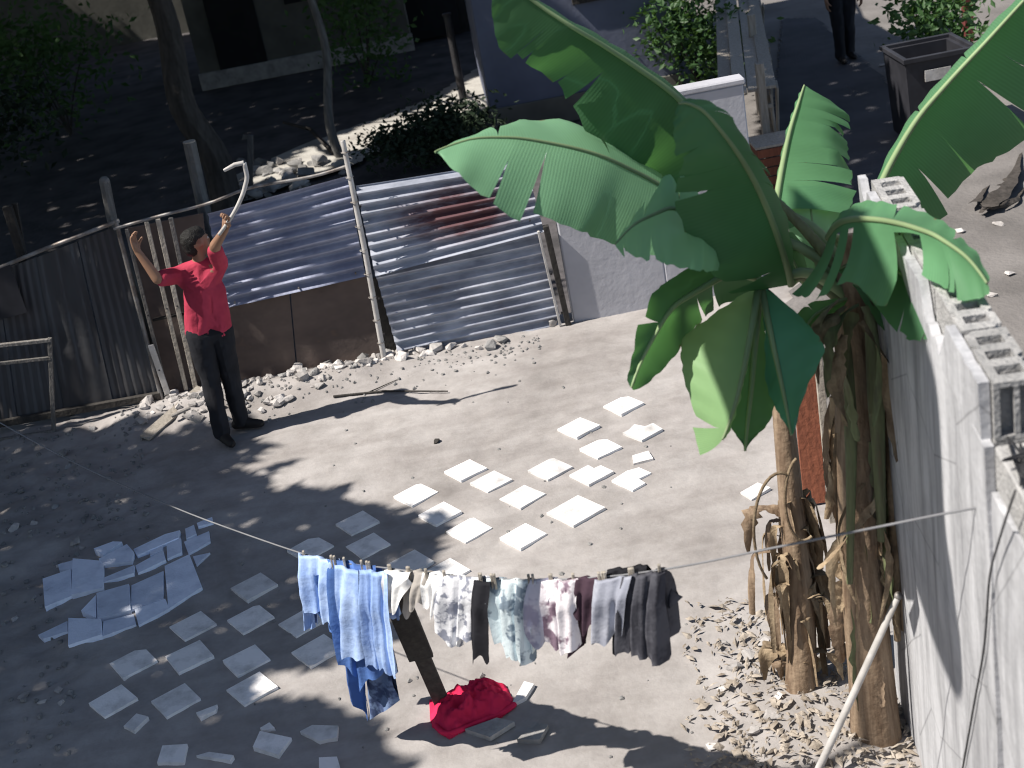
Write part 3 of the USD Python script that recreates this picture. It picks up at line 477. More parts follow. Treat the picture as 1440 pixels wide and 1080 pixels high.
# ---------------------------------------------------------------- banana clump
def leaf(parent, st, m_, n=34, tears=5, seed=0, rib=0.014, ripple=0.004, label=None, tear_depth=0.75, gaps=()):
    """st: stations (mid, left, right), each (px, py, depth). A torn banana leaf with its midrib as child."""
    g = np.random.default_rng(seed)
    M = spline([Dp(*q[0]) for q in st], n+1); Ls = spline([Dp(*q[1]) for q in st], n+1); Rs = spline([Dp(*q[2]) for q in st], n+1)
    NC = 7; V = []; F = []; UV = []
    for E_, sgn in ((Ls, 1), (Rs, -1)):
        wmax = np.linalg.norm(E_-M, axis=1).max()
        if wmax < 0.01: continue
        tl = np.sort(g.choice(np.arange(2, n-1), size=min(tears, n-4), replace=False)) if tears else np.array([], int)
        gi = [(int(round(a*n)), int(round(b*n))) for a, b in gaps] if sgn == 1 else []
        bounds = sorted({0, n, *[int(t_) for t_ in tl], *[k for ab_ in gi for k in ab_]})
        for i0, i1 in zip(bounds[:-1], bounds[1:]):
            if i1 <= i0: continue
            hole = any(i0 >= a and i1 <= b for a, b in gi)
            base = len(V); rows = i1-i0+1; dep = g.uniform(0.15, 1.0)**0.8*tear_depth*1.25; droop = g.normal(0, 0.055); cut = g.uniform(0.86, 1.04)
            for r in range(rows):
                i = i0+r; k = (r/(rows-1)) - 0.5
                axis = (M[min(i+1, n)]-M[max(i-1, 0)]); axis /= np.linalg.norm(axis)+1e-9
                side = E_[i]-M[i]; nn = np.cross(axis, side); nn /= np.linalg.norm(nn)+1e-9
                for c in range(NC+1):
                    t = c/NC*(0.12 if hole else 1); p = M[i] + side*t*(1+(cut-1)*t*t)*(1 + (0.018*math.sin(i*2.9+seed*1.7)*math.sin(i*0.83+sgn) if c == NC else 0))
                    sag = 4*t*(1-t)*0.10*np.linalg.norm(side); p = p + nn*sgn*sag*0.5
                    o = max(0, t-(1-dep))/dep if dep > 0 else 0
                    p = p - axis*k*o*0.11*np.linalg.norm(M[i1]-M[i0]) + np.array([0, 0, -1])*abs(droop)*o*np.linalg.norm(side)*1.0
                    p = p + nn*(ripple*math.sin(i*1.35+seed)*t + droop*o*0.8*np.linalg.norm(side))
                    V.append(p); UV.append((i/n*4, t))
            for r in range(rows-1):
                for c in range(NC):
                    a = base + r*(NC+1)+c; F += [[a, a+1, a+NC+2], [a, a+NC+2, a+NC+1]]
    p = obj('leaf', (np.array(V), np.array(F)), MAT[m_], parent, smooth=True, uv=np.array(UV), label=label)
    r = np.linspace(rib, rib*0.3, n+1)
    obj('midrib', tube(M, r, 6), MAT['midrib'], p, smooth=True)
    return p
bp_base = np.array([1.45, 5.72, 0.0])
ban = thing('banana_plant', 'tall banana plant with broad torn green leaves, in front of the block wall', 'banana plant', bp_base)
def stemtube(pts, rad, seed, n=14, rows=40, rough=0.10):
    P = spline(pts, rows); R_ = np.interp(np.linspace(0, 1, rows), np.linspace(0, 1, len(rad)), rad); m = tube(P, R_, n)
    v = m.vertices; ax = P[np.clip(np.searchsorted(P[:, 2], v[:, 2]), 0, rows-1)]
    d = v-ax; k = 1 + rough*2*(meshkit.fbm(np.column_stack([np.arctan2(d[:, 1], d[:, 0])*2.2, v[:, 2]*1.2, 0*v[:, 2]]), 3, seed)-0.5)
    m.vertices = np.column_stack([ax[:, :2] + d[:, :2]*k[:, None], v[:, 2]]); return m
s0 = G(1232, 1030); s1 = Yp(1206, 700, s0[1]+0.08); s2 = Yp(1200, 470, s0[1]+0.14); s3 = Yp(1192, 330, s0[1]+0.2)
obj('pseudostem', stemtube([s0 - [0, 0, 0.1], s0 + [0, 0, 0.1], s1, s2, s3], [0.135, 0.12, 0.095, 0.08, 0.045], 3), MAT['stem_brown'], ban, smooth=True)
for k, (a, b_, c_, w) in enumerate([((1262, 900), (1255, 640), (1245, 480), 0.035), ((1195, 820), (1196, 600), (1190, 480), 0.03), ((1240, 760), (1232, 560), (1222, 430), 0.04)]):
    off = (-0.06, -0.12, -0.11)[k]
    obj('leaf_sheath', stemtube([Yp(*a, s0[1]+off), Yp(*b_, s0[1]+off+0.05), Yp(*c_, s0[1]+off+0.1)], [w*0.5, w, w*0.6], 30+k, 8, 20), MAT['stem_green' if k else 'dead_leaf'], ban, smooth=True)
q = lambda *a: a
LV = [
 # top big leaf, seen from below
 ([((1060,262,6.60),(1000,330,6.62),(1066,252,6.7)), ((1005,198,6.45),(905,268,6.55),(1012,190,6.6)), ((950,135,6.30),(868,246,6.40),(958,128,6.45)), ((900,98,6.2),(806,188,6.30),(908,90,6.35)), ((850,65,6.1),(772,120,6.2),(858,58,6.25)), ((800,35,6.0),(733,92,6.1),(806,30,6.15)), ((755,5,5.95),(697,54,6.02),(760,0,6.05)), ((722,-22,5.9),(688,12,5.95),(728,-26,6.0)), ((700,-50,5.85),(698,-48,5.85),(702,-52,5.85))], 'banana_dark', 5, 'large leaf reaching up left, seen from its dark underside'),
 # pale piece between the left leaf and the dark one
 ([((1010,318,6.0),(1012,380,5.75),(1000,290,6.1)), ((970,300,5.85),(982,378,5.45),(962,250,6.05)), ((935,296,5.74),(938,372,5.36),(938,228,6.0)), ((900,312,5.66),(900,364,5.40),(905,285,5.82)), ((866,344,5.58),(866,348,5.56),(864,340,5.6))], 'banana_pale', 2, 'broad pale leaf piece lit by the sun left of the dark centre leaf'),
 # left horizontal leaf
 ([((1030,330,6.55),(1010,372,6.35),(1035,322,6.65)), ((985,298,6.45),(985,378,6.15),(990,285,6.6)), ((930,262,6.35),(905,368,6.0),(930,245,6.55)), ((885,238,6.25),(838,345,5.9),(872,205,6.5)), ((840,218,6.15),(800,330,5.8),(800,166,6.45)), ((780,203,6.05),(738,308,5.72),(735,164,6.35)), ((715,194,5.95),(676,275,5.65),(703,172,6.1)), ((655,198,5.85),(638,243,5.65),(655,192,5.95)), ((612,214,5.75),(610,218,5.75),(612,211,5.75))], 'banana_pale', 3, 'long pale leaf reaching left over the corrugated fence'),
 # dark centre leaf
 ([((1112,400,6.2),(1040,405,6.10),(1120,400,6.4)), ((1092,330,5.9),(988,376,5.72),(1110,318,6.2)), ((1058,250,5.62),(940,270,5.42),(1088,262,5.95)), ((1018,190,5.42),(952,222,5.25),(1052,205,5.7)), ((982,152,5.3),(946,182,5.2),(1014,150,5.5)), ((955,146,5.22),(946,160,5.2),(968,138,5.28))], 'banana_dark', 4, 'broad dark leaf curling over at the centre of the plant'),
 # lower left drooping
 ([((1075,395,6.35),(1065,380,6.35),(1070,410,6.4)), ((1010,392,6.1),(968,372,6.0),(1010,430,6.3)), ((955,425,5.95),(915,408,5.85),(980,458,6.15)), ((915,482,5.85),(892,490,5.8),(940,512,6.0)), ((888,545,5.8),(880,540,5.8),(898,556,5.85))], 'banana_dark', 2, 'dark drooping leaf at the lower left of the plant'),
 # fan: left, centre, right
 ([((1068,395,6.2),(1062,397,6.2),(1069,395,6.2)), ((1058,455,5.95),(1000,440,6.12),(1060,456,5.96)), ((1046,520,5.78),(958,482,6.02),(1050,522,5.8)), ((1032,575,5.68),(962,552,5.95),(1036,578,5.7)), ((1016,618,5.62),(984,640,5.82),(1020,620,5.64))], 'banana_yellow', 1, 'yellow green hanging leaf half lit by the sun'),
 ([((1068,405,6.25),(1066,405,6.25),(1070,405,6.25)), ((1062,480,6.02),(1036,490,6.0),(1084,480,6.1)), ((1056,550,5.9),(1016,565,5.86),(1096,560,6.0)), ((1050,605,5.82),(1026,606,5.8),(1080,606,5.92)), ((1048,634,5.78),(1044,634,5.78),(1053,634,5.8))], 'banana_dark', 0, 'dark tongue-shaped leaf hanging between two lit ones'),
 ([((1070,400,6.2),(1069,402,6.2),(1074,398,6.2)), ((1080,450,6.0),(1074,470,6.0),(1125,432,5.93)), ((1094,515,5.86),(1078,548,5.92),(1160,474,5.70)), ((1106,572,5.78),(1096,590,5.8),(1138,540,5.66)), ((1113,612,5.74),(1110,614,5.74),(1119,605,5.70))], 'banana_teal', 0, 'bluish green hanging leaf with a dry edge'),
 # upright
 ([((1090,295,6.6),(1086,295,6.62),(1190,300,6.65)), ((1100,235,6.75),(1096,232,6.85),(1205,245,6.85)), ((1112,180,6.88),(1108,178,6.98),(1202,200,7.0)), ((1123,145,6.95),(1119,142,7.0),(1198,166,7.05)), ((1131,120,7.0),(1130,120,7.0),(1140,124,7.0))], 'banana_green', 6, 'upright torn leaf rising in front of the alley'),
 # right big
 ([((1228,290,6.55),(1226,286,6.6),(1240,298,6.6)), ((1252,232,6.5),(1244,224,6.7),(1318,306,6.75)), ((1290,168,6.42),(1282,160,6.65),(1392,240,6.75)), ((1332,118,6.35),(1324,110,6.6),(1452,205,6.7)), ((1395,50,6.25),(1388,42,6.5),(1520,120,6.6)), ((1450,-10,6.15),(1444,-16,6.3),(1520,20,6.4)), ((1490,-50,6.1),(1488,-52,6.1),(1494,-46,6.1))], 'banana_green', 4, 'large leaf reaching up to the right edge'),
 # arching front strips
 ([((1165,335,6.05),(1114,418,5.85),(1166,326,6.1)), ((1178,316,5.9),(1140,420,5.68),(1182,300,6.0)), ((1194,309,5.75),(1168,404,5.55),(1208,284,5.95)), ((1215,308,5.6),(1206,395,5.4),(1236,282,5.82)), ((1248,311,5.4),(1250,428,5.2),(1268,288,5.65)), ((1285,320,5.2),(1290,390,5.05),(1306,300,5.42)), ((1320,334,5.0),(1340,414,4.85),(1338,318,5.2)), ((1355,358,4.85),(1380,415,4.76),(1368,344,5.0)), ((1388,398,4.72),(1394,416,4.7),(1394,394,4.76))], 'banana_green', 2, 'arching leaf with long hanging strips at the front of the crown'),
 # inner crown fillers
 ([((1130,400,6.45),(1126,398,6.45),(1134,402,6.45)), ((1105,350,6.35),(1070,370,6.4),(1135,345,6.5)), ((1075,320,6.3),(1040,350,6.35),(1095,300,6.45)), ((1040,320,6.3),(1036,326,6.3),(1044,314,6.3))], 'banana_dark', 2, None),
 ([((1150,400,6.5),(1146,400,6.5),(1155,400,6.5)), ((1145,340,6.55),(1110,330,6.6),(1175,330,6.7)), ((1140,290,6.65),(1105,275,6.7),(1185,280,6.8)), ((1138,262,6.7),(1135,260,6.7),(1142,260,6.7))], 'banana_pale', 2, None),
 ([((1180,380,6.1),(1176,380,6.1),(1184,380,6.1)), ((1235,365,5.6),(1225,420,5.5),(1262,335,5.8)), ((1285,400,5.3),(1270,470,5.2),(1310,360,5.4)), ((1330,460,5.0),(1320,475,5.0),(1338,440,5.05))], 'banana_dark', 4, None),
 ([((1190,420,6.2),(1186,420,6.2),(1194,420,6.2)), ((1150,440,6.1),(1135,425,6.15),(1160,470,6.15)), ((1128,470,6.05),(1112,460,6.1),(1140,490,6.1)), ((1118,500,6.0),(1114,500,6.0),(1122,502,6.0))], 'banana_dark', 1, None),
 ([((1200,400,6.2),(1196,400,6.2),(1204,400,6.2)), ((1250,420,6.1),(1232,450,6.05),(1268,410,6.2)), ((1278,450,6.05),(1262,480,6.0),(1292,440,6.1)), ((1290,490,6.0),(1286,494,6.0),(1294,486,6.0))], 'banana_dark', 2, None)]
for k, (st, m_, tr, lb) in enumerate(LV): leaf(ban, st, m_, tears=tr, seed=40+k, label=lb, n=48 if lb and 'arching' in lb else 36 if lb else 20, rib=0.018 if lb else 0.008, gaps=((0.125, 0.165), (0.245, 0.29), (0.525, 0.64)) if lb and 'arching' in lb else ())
# leaf stalks from the crown
for k, (a, b_) in enumerate([((1195, 420, 6.35), (1040, 250, 6.45)), ((1190, 410, 6.35), (1030, 330, 6.55)), ((1190, 430, 6.35), (1112, 400, 6.4)), ((1188, 440, 6.3), (1075, 395, 6.35)), ((1190, 430, 6.3), (1068, 395, 6.2)), ((1196, 400, 6.4), (1090, 295, 6.6)), ((1204, 390, 6.4), (1228, 290, 6.55)), ((1198, 400, 6.35), (1165, 335, 6.15))]):
    A_, B_ = Dp(*a), Dp(*b_); mid = (A_+B_)/2 + [0, 0, 0.10]
    obj('leaf_stalk', tube(spline([A_ - [0, 0, 0.25], A_, mid, B_], 16), [0.026]*8 + list(np.linspace(0.026, 0.016, 8)), 7), MAT['midrib' if k % 3 else 'stem_green'], ban, smooth=True)
def ribbon(pts, w, seed, tw=1.5, n=18):
    g = np.random.default_rng(seed); P = spline(pts, n); V = []; F = []
    ph = g.uniform(0, 6.28)
    for i in range(n):
        t = i/(n-1); a = ph + tw*t*2; d = np.array([math.cos(a), math.sin(a), 0.25*math.sin(3*a)]); ww = w*(0.35 + math.sin(math.pi*min(1, t*0.9+0.1))**0.7*0.65)*(1+0.2*g.normal())
        nrm = np.array([-math.sin(a), math.cos(a), 0])
        for c, o in ((-0.5, 0), (0, 0.25), (0.5, 0)): V.append(P[i] + d*ww*c + nrm*ww*o)
    for i in range(n-1):
        for c in range(2):
            a = i*3+c; F += [[a, a+1, a+4], [a, a+4, a+3]]
    return np.array(V), np.array(F)
dry = [((1205,430),(1170,470),(1165,560)), ((1215,430),(1235,500),(1228,600)), ((1190,430),(1150,480),(1150,540)), ((1225,420),(1268,470),(1285,560)), ((1200,440),(1190,520),(1205,620)), ((1235,430),(1290,450),(1310,500)), ((1180,420),(1160,440),(1128,500)), ((1210,450),(1250,540),(1262,650)), ((1188,470),(1176,540),(1190,600)),
       ((1235,700),(1190,760),(1150,800)), ((1215,680),(1180,760),(1205,850)), ((1225,720),(1250,780),(1235,880)), ((1205,740),(1170,790),(1175,880)), ((1250,560),(1275,640),(1268,720))]
for k, pts in enumerate(dry):
    yy = s0[1] + rng.uniform(-0.18, 0.0); P = [Yp(*p, yy - 0.05*i) for i, p in enumerate(pts)]
    obj('dry_leaf', ribbon(P, rng.uniform(0.03, 0.085), k), MAT['dead_leaf' if k not in (0, 1, 3, 4) else 'stem_green'], ban, smooth=True)
for k in range(22):
    z0 = rng.uniform(0.5, 2.2); a = rng.uniform(2.6, 6.0); r = 0.11; c = np.array([s0[0] + (s3[0]-s0[0])*z0/2.6, s0[1] + (s3[1]-s0[1])*z0/2.6, z0]); u_ = np.array([math.cos(a), math.sin(a), 0])
    L = rng.uniform(0.25, 0.8); obj('dry_leaf', ribbon([c + u_*r, c + u_*(r+rng.uniform(0.01, 0.06)) - [0, 0, L*0.5], c + u_*(r+rng.uniform(0.0, 0.08)) - [0, 0, min(L, z0-0.05)]], rng.uniform(0.03, 0.10), 200+k, 0.4), MAT[('dead_leaf', 'stem_brown', 'dead_leaf', 'stem_green')[k % 4]], ban, smooth=True)
# second, thin dry stem with dead leaves
b0 = G(1122, 965)
ban2 = thing('banana_plant', 'thin dry brown banana stem with shrivelled leaves, left of the green plant', 'banana plant', b0)
P_ = [b0 - [0, 0, 0.1], Yp(1125, 850, b0[1]+0.05), Yp(1112, 700, b0[1]+0.1), Yp(1100, 560, b0[1]+0.15), Yp(1098, 470, b0[1]+0.18)]
obj('pseudostem', stemtube(P_, [0.085, 0.075, 0.062, 0.05, 0.035], 6), MAT['stem_brown'], ban2, smooth=True)
for k in range(48):
    t = rng.uniform(0.08, 0.70); c = P_[0]*(1-t) + P_[3]*t; a = rng.uniform(0, 6.28); r = rng.uniform(0.08, 0.26); h = rng.uniform(0.15, 0.6)
    e1 = c + [r*math.cos(a)*0.7, r*math.sin(a)*0.5, rng.uniform(0.0, 0.12)]; e2 = c + [r*math.cos(a), r*math.sin(a)*0.6, -h]; e2[2] = max(e2[2], 0.02)
    obj('dry_leaf', ribbon([c, e1, e2], rng.uniform(0.025, 0.10), 60+k, 2.0), MAT[('dead_leaf', 'stem_brown', 'dead_leaf')[k % 3]], ban2, smooth=True)
for k, (cx, cy, rx, ry) in enumerate([(1098, 745, 38, 80), (1130, 700, 26, 60)]):
    a = np.linspace(-0.3, 2.6, 18) if k == 0 else np.linspace(0.4, 3.6, 18)
    pts = [Yp(cx - rx*math.sin(t), cy - ry*math.cos(t), b0[1]-0.08) for t in a]
    obj('dry_stalk', tube(pts, 0.008, 6), MAT['dead_leaf'], ban2, smooth=True)
# another banana plant just outside the frame at the left; one of its leaves shades the block wall
b3 = np.array([-3.9, 4.6, 0.0]); ban3 = thing('banana_plant', 'tall banana plant outside the picture whose leaf shades the block wall', 'banana plant', b3)
obj('pseudostem', stemtube([b3 - [0, 0, 0.1], b3 + [0.1, 0, 2.5], b3 + [0.3, 0.05, 4.6], b3 + [0.6, 0.1, 6.3]], [0.14, 0.12, 0.10, 0.05], 33), MAT['stem_brown'], ban3, smooth=True)
def wall_to_leaf(x, y, k): return PL(x, y, W0, W1) + SUN*(k/math.cos(SUN_EL))
sh = [((1215,330),(1195,345),(1240,318)), ((1245,440),(1214,450),(1286,430)), ((1268,540),(1225,560),(1316,520)), ((1290,640),(1244,660),(1328,620)), ((1308,740),(1268,760),(1334,725)), ((1328,840),(1298,850),(1346,825)), ((1346,930),(1328,935),(1357,922)), ((1353,986),(1350,988),(1356,982))]
def leaf3(parent, rows, m_):
    N_ = 30; M = spline([r[0] for r in rows], N_); A_ = spline([r[1] for r in rows], N_); B_ = spline([r[2] for r in rows], N_); V = []; F = []
    for i in range(N_):
        for t in np.linspace(-1, 1, 9): V.append(M[i] + ((A_ if t < 0 else B_)[i]-M[i])*abs(t) + SUN*0.10*(abs(t)**2) )
    for i in range(N_-1):
        for c in range(8): a = i*9+c; F += [[a, a+1, a+10], [a, a+10, a+9]]
    p = obj('leaf', (np.array(V), np.array(F)), MAT[m_], parent, smooth=True); obj('midrib', tube(M, np.linspace(0.018, 0.006, N_), 6), MAT['midrib'], p, smooth=True); return M
M3 = leaf3(ban3, [[wall_to_leaf(*c, 2.85) for c in r] for r in sh], 'banana_green')
obj('leaf_stalk', tube(spline([b3 + [0.6, 0.1, 6.2], (b3 + [0.6, 0.1, 6.5] + M3[0])/2 + [0, 0, 0.45], M3[0]], 16), np.linspace(0.035, 0.018, 16), 7), MAT['midrib'], ban3, smooth=True)
# litter at the foot: leaf ribbons and chips
V, F = [], []
for k in range(1500):
    x, y = rng.uniform(960, 1290), rng.uniform(845, 1120); p = G(x, y)
    if p[0] > 1.62 or (x < 1010 and rng.random() < 0.6): continue
    L = rng.uniform(0.02, 0.09)*rng.uniform(0.5, 1.2); a = rng.uniform(0, 6.28); d = np.array([math.cos(a), math.sin(a), rng.normal(0, 0.25)]); e = np.array([-math.sin(a), math.cos(a), rng.normal(0, 0.3)])
    w = L*rng.uniform(0.2, 0.6); z = float(yard_h(np.array([p[0]]), np.array([p[1]]))[0]) + rng.uniform(0.006, 0.03); c = np.array([p[0], p[1], z]); o = len(V)
    V += [c - d*L/2, c + e*w/2 + [0, 0, 0.008], c + d*L/2, c - e*w/2, c + [0, 0, 0.012]]; F += [[o, o+4, o+1], [o+1, o+4, o+2], [o+2, o+4, o+3], [o+3, o+4, o]]
obj('dry_leaf_litter', (np.array(V), np.array(F)), MAT['litter'], label='scattered dry leaf chips around the banana stems', cat='leaf litter', kind='stuff')
LIT = ['largest pale stone left of the thin dry banana stem', 'pale stone touching the lower left of the largest litter stone', 'pale stone in the litter nearest the thin dry stem, upper side', 'pale stone just below the largest litter stone', 'small pale stone at the left rim of the leaf litter', 'big pale stone in front of the foot of the thin dry stem',
       'smallest pale stone at the upper left of the leaf litter', 'pale stone near the bottom edge between litter and pole', 'small pale stone at the lower left of the leaf litter by the bottom edge', 'pale stone at the very foot of the thin dry stem']
for k, (x, y, w) in enumerate([(1050, 925, 0.10), (1032, 940, 0.08), (1075, 905, 0.07), (1065, 950, 0.09), (1015, 970, 0.06), (1085, 1010, 0.09), (1020, 905, 0.05), (1060, 1030, 0.07), (1000, 1050, 0.06), (1095, 980, 0.06)]):
    p = G(x, y); m = rock(w*0.6, 500+k, 0.4); m.apply_translation(p + [0, 0, w*0.15])
    obj('stone', m, MAT['stone_pale'], label=LIT[k], cat='stone', group='pale stones at the banana foot', smooth=False)
# brown boards behind the banana, pole at the wall
for k, (b1, t1, w, lb) in enumerate([((1146, 708), (1128, 500), 0.15, 'wide red brown board standing left of two thinner boards behind the banana'), ((1172, 735), (1150, 500), 0.05, 'narrow pale board standing in the middle behind the banana stems'), ((1195, 745), (1180, 500), 0.09, 'red brown board standing nearest the thick banana stem')]):
    a = G(*b1); bd = thing('standing_board', lb, 'board', a); c_ = Yp(*t1, a[1]+0.18)
    obj('board', bar(a, c_, w, 0.025), MAT['wood_red' if k != 1 else 'wood_pale'], bd)
    obj('batten', bar(a*0.8+c_*0.2 + [-w*0.4, 0.035, 0], a*0.8+c_*0.2 + [w*0.4, 0.035, 0], 0.04, 0.02), MAT['wood_grey'], bd)
pa, pb2 = G(1140, 1105), PL(1263, 838, W0 - wn*0.03, W1 - wn*0.03)
pole = thing('leaning_pole', 'pale straight pole leaning against the block wall beside the banana', 'pole', pa)
obj('pole', tube([pa, pa*0.5+pb2*0.5 + [0, 0, -0.006], pb2], [0.019, 0.018, 0.016], 10), MAT['pole_pale'], pole, smooth=True)
obj('end_cap', trimesh.creation.icosphere(2, 0.021).apply_translation(pb2), MAT['steel'], pole, smooth=True)

# ---------------------------------------------------------------- rubble, stones
heap = thing('rubble_heap', 'heap of pale broken stones along the foot of the fence', 'rubble', (-1.9, 11.35, 0))
def hz(x, y): return float(yard_h(np.array([x]), np.array([y]))[0])
n_ = 0
while n_ < 210:
    x, y = rng.uniform(180, 720), 0
    lo_ = np.interp(x, [180, 260, 330, 430, 520, 600, 720], [602, 600, 592, 562, 528, 505, 492]); hi_ = np.interp(x, [180, 260, 330, 430, 520, 600, 720], [560, 552, 545, 520, 500, 490, 478])
    if x > 600 and rng.random() < 0.75: continue
    y = rng.uniform(hi_, lo_); p = G(x, y); r = min(rng.lognormal(-3.25, 0.42), 0.085)
    m = rock(r, 1000+n_); m.apply_translation([p[0], p[1], hz(p[0], p[1]) + r*0.3]); n_ += 1
    obj('stone', m, MAT['stone_pale' if rng.random() < 0.8 else 'stone_grey'], heap, smooth=False)
V, F = [], []; base_v = [rock(1.0, 2000+k) for k in range(6)]
for k in range(900):
    if k < 520:
        x = rng.uniform(160, 760); y = np.interp(x, [160, 330, 520, 760], [585, 572, 518, 478]) + rng.normal(0, 18); p = G(x, y)
    elif k < 720: p = G(rng.uniform(-10, 210), rng.uniform(600, 760))
    elif k < 800: p = G(rng.uniform(-10, 110), rng.uniform(760, 1080))
    else: p = G(rng.uniform(250, 980), rng.uniform(480, 1070))
    if p[1] > 11.55: continue
    r = rng.uniform(0.006, 0.022)*(1.4 if 520 <= k < 800 else 1); m = base_v[k % 6]; o = sum(len(a) for a in V); V.append(m.vertices*r + [p[0], p[1], hz(p[0], p[1]) + r*0.25]); F.append(m.faces + o)
obj('gravel', (np.vstack(V), np.vstack(F)), MAT['stone_grey'], smooth=False, kind='stuff', label='small loose gravel and crumbs strewn over the yard', cat='gravel')
LFT = ['pale stone above the left end of the broken tile patch', 'largest pale stone at the left edge, level with the top of the broken tiles', 'pale stone right of the largest stone at the left edge', 'pale stone touching the top corner of the broken tiles', 'small pale stone by the upper left broken tile', 'small pale stone left of the broken tile patch', 'pale stone at the left edge beside the middle of the broken tiles',
       'pale stone farthest left of the four in the dark lower left corner', 'topmost pale stone of the four in the dark lower left corner', 'pale stone at the middle of the four in the dark lower left corner', 'pale stone at the right of the four in the dark lower left corner', 'small stone where the rubble meets the shade left of the man',
       'grey stone before the foot of the dark gate', 'grey stone between the gate and the rubble', 'grey stone below the trestle at the left edge', 'grey stone in the rough ground above the broken tiles', 'grey stone at the left edge just below the pale ones', 'grey stone farther from the gate on the rough shaded ground']
for k, (x, y, w) in enumerate([(108, 765, .11), (22, 745, .09), (48, 738, .07), (115, 770, .06), (85, 795, .06), (48, 842, .05), (20, 870, .06), (35, 980, .07), (82, 972, .06), (60, 990, .05), (88, 988, .05), (190, 605, .06), (90, 640, .10), (130, 602, .08), (30, 690, .09), (78, 712, .08), (8, 800, .07), (95, 655, .07)]):
    p = G(x, y); m = rock(w*0.6, 700+k, 0.5); m.apply_translation([p[0], p[1], hz(p[0], p[1])+w*0.12])
    obj('stone', m, MAT['stone_grey' if k > 11 else 'stone_pale'], label=LFT[k], cat='stone', group='stones in the shaded left part', smooth=False)
p = G(613, 622); m = rock(0.035, 5); m.apply_translation(p + [0, 0, 0.012]); obj('stone', m, MAT['wood_dark'], label='small dark lump alone on the sunlit bare ground', cat='stone', smooth=50)
p = G(775, 457); m = rock(0.06, 6); m.apply_translation(p + [0, 0, 0.02]); obj('stone', m, MAT['stone_pale'], label='white stone at the foot of the short dark fence post', cat='stone', smooth=50)
pk = thing('plank', 'short splintered plank lying on the rubble beside the man', 'plank', G(262, 585))
obj('board', bar(G(205, 622) + [0, 0, 0.04], G(288, 560) + [0, 0, 0.10], 0.10, 0.02, roll=0.3), MAT['wood_pale'], pk)
obj('cleat', bar(G(250, 598) + [-0.03, 0, 0.09], G(262, 590) + [0.06, 0, 0.10], 0.03, 0.02), MAT['wood_grey'], pk)
st = thing('stick', 'long thin dark stick lying on the ground right of the man', 'stick', G(570, 550))
obj('stick', tube([G(470, 562) + [0, 0, 0.03], G(540, 553) + [0, 0, 0.02], G(630, 552) + [0, 0, 0.012]], [0.011, 0.009, 0.006], 6), MAT['wood_dark'], st, smooth=True)
obj('twig', tube([G(520, 555) + [0, 0, 0.025], G(560, 538) + [0, 0, 0.03]], [0.006, 0.003], 5), MAT['wood_dark'], st, smooth=True)

# ---------------------------------------------------------------- clothes line
RA, RB = np.array([1.40, 3.9]), np.array([-3.2, 8.2])
def RP(x, y, off=0.0):
    n = np.array([-(RB-RA)[1], (RB-RA)[0]]); n /= np.linalg.norm(n); return PL(x, y, RA + n*off, RB + n*off)
rope_px = [(1392, 711), (1330, 722), (1230, 742), (1090, 770), (950, 798), (840, 812), (720, 815), (620, 808), (545, 799), (430, 780), (300, 735), (150, 672)]
rope_pts = [RP(*q) for q in rope_px]; TREE_L = np.array([-4.75, 9.66, 0])
rope_all = spline(rope_pts + [np.array([-3.2, 8.2, 1.52]), np.array([-4.66, 9.56, 2.15])], 90)
obj('clothes_line', tube(rope_all, 0.0042, 6), MAT['rope'], smooth=True, label='thin rope strung across the yard with washing pegged on it', cat='clothes line')
RN = np.array([-(RB-RA)[1], (RB-RA)[0], 0]); RN /= np.linalg.norm(RN)
if RN @ (CP - np.array([0, 6, 0])) < 0: RN = -RN           # towards the camera
RD = np.array([*(RB-RA), 0]); RD /= np.linalg.norm(RD)
_rx = np.array([q[0] for q in rope_px][::-1], float); _ry = np.array([q[1] for q in rope_px][::-1], float)
def ropey(x): return np.interp(x, _rx, _ry)
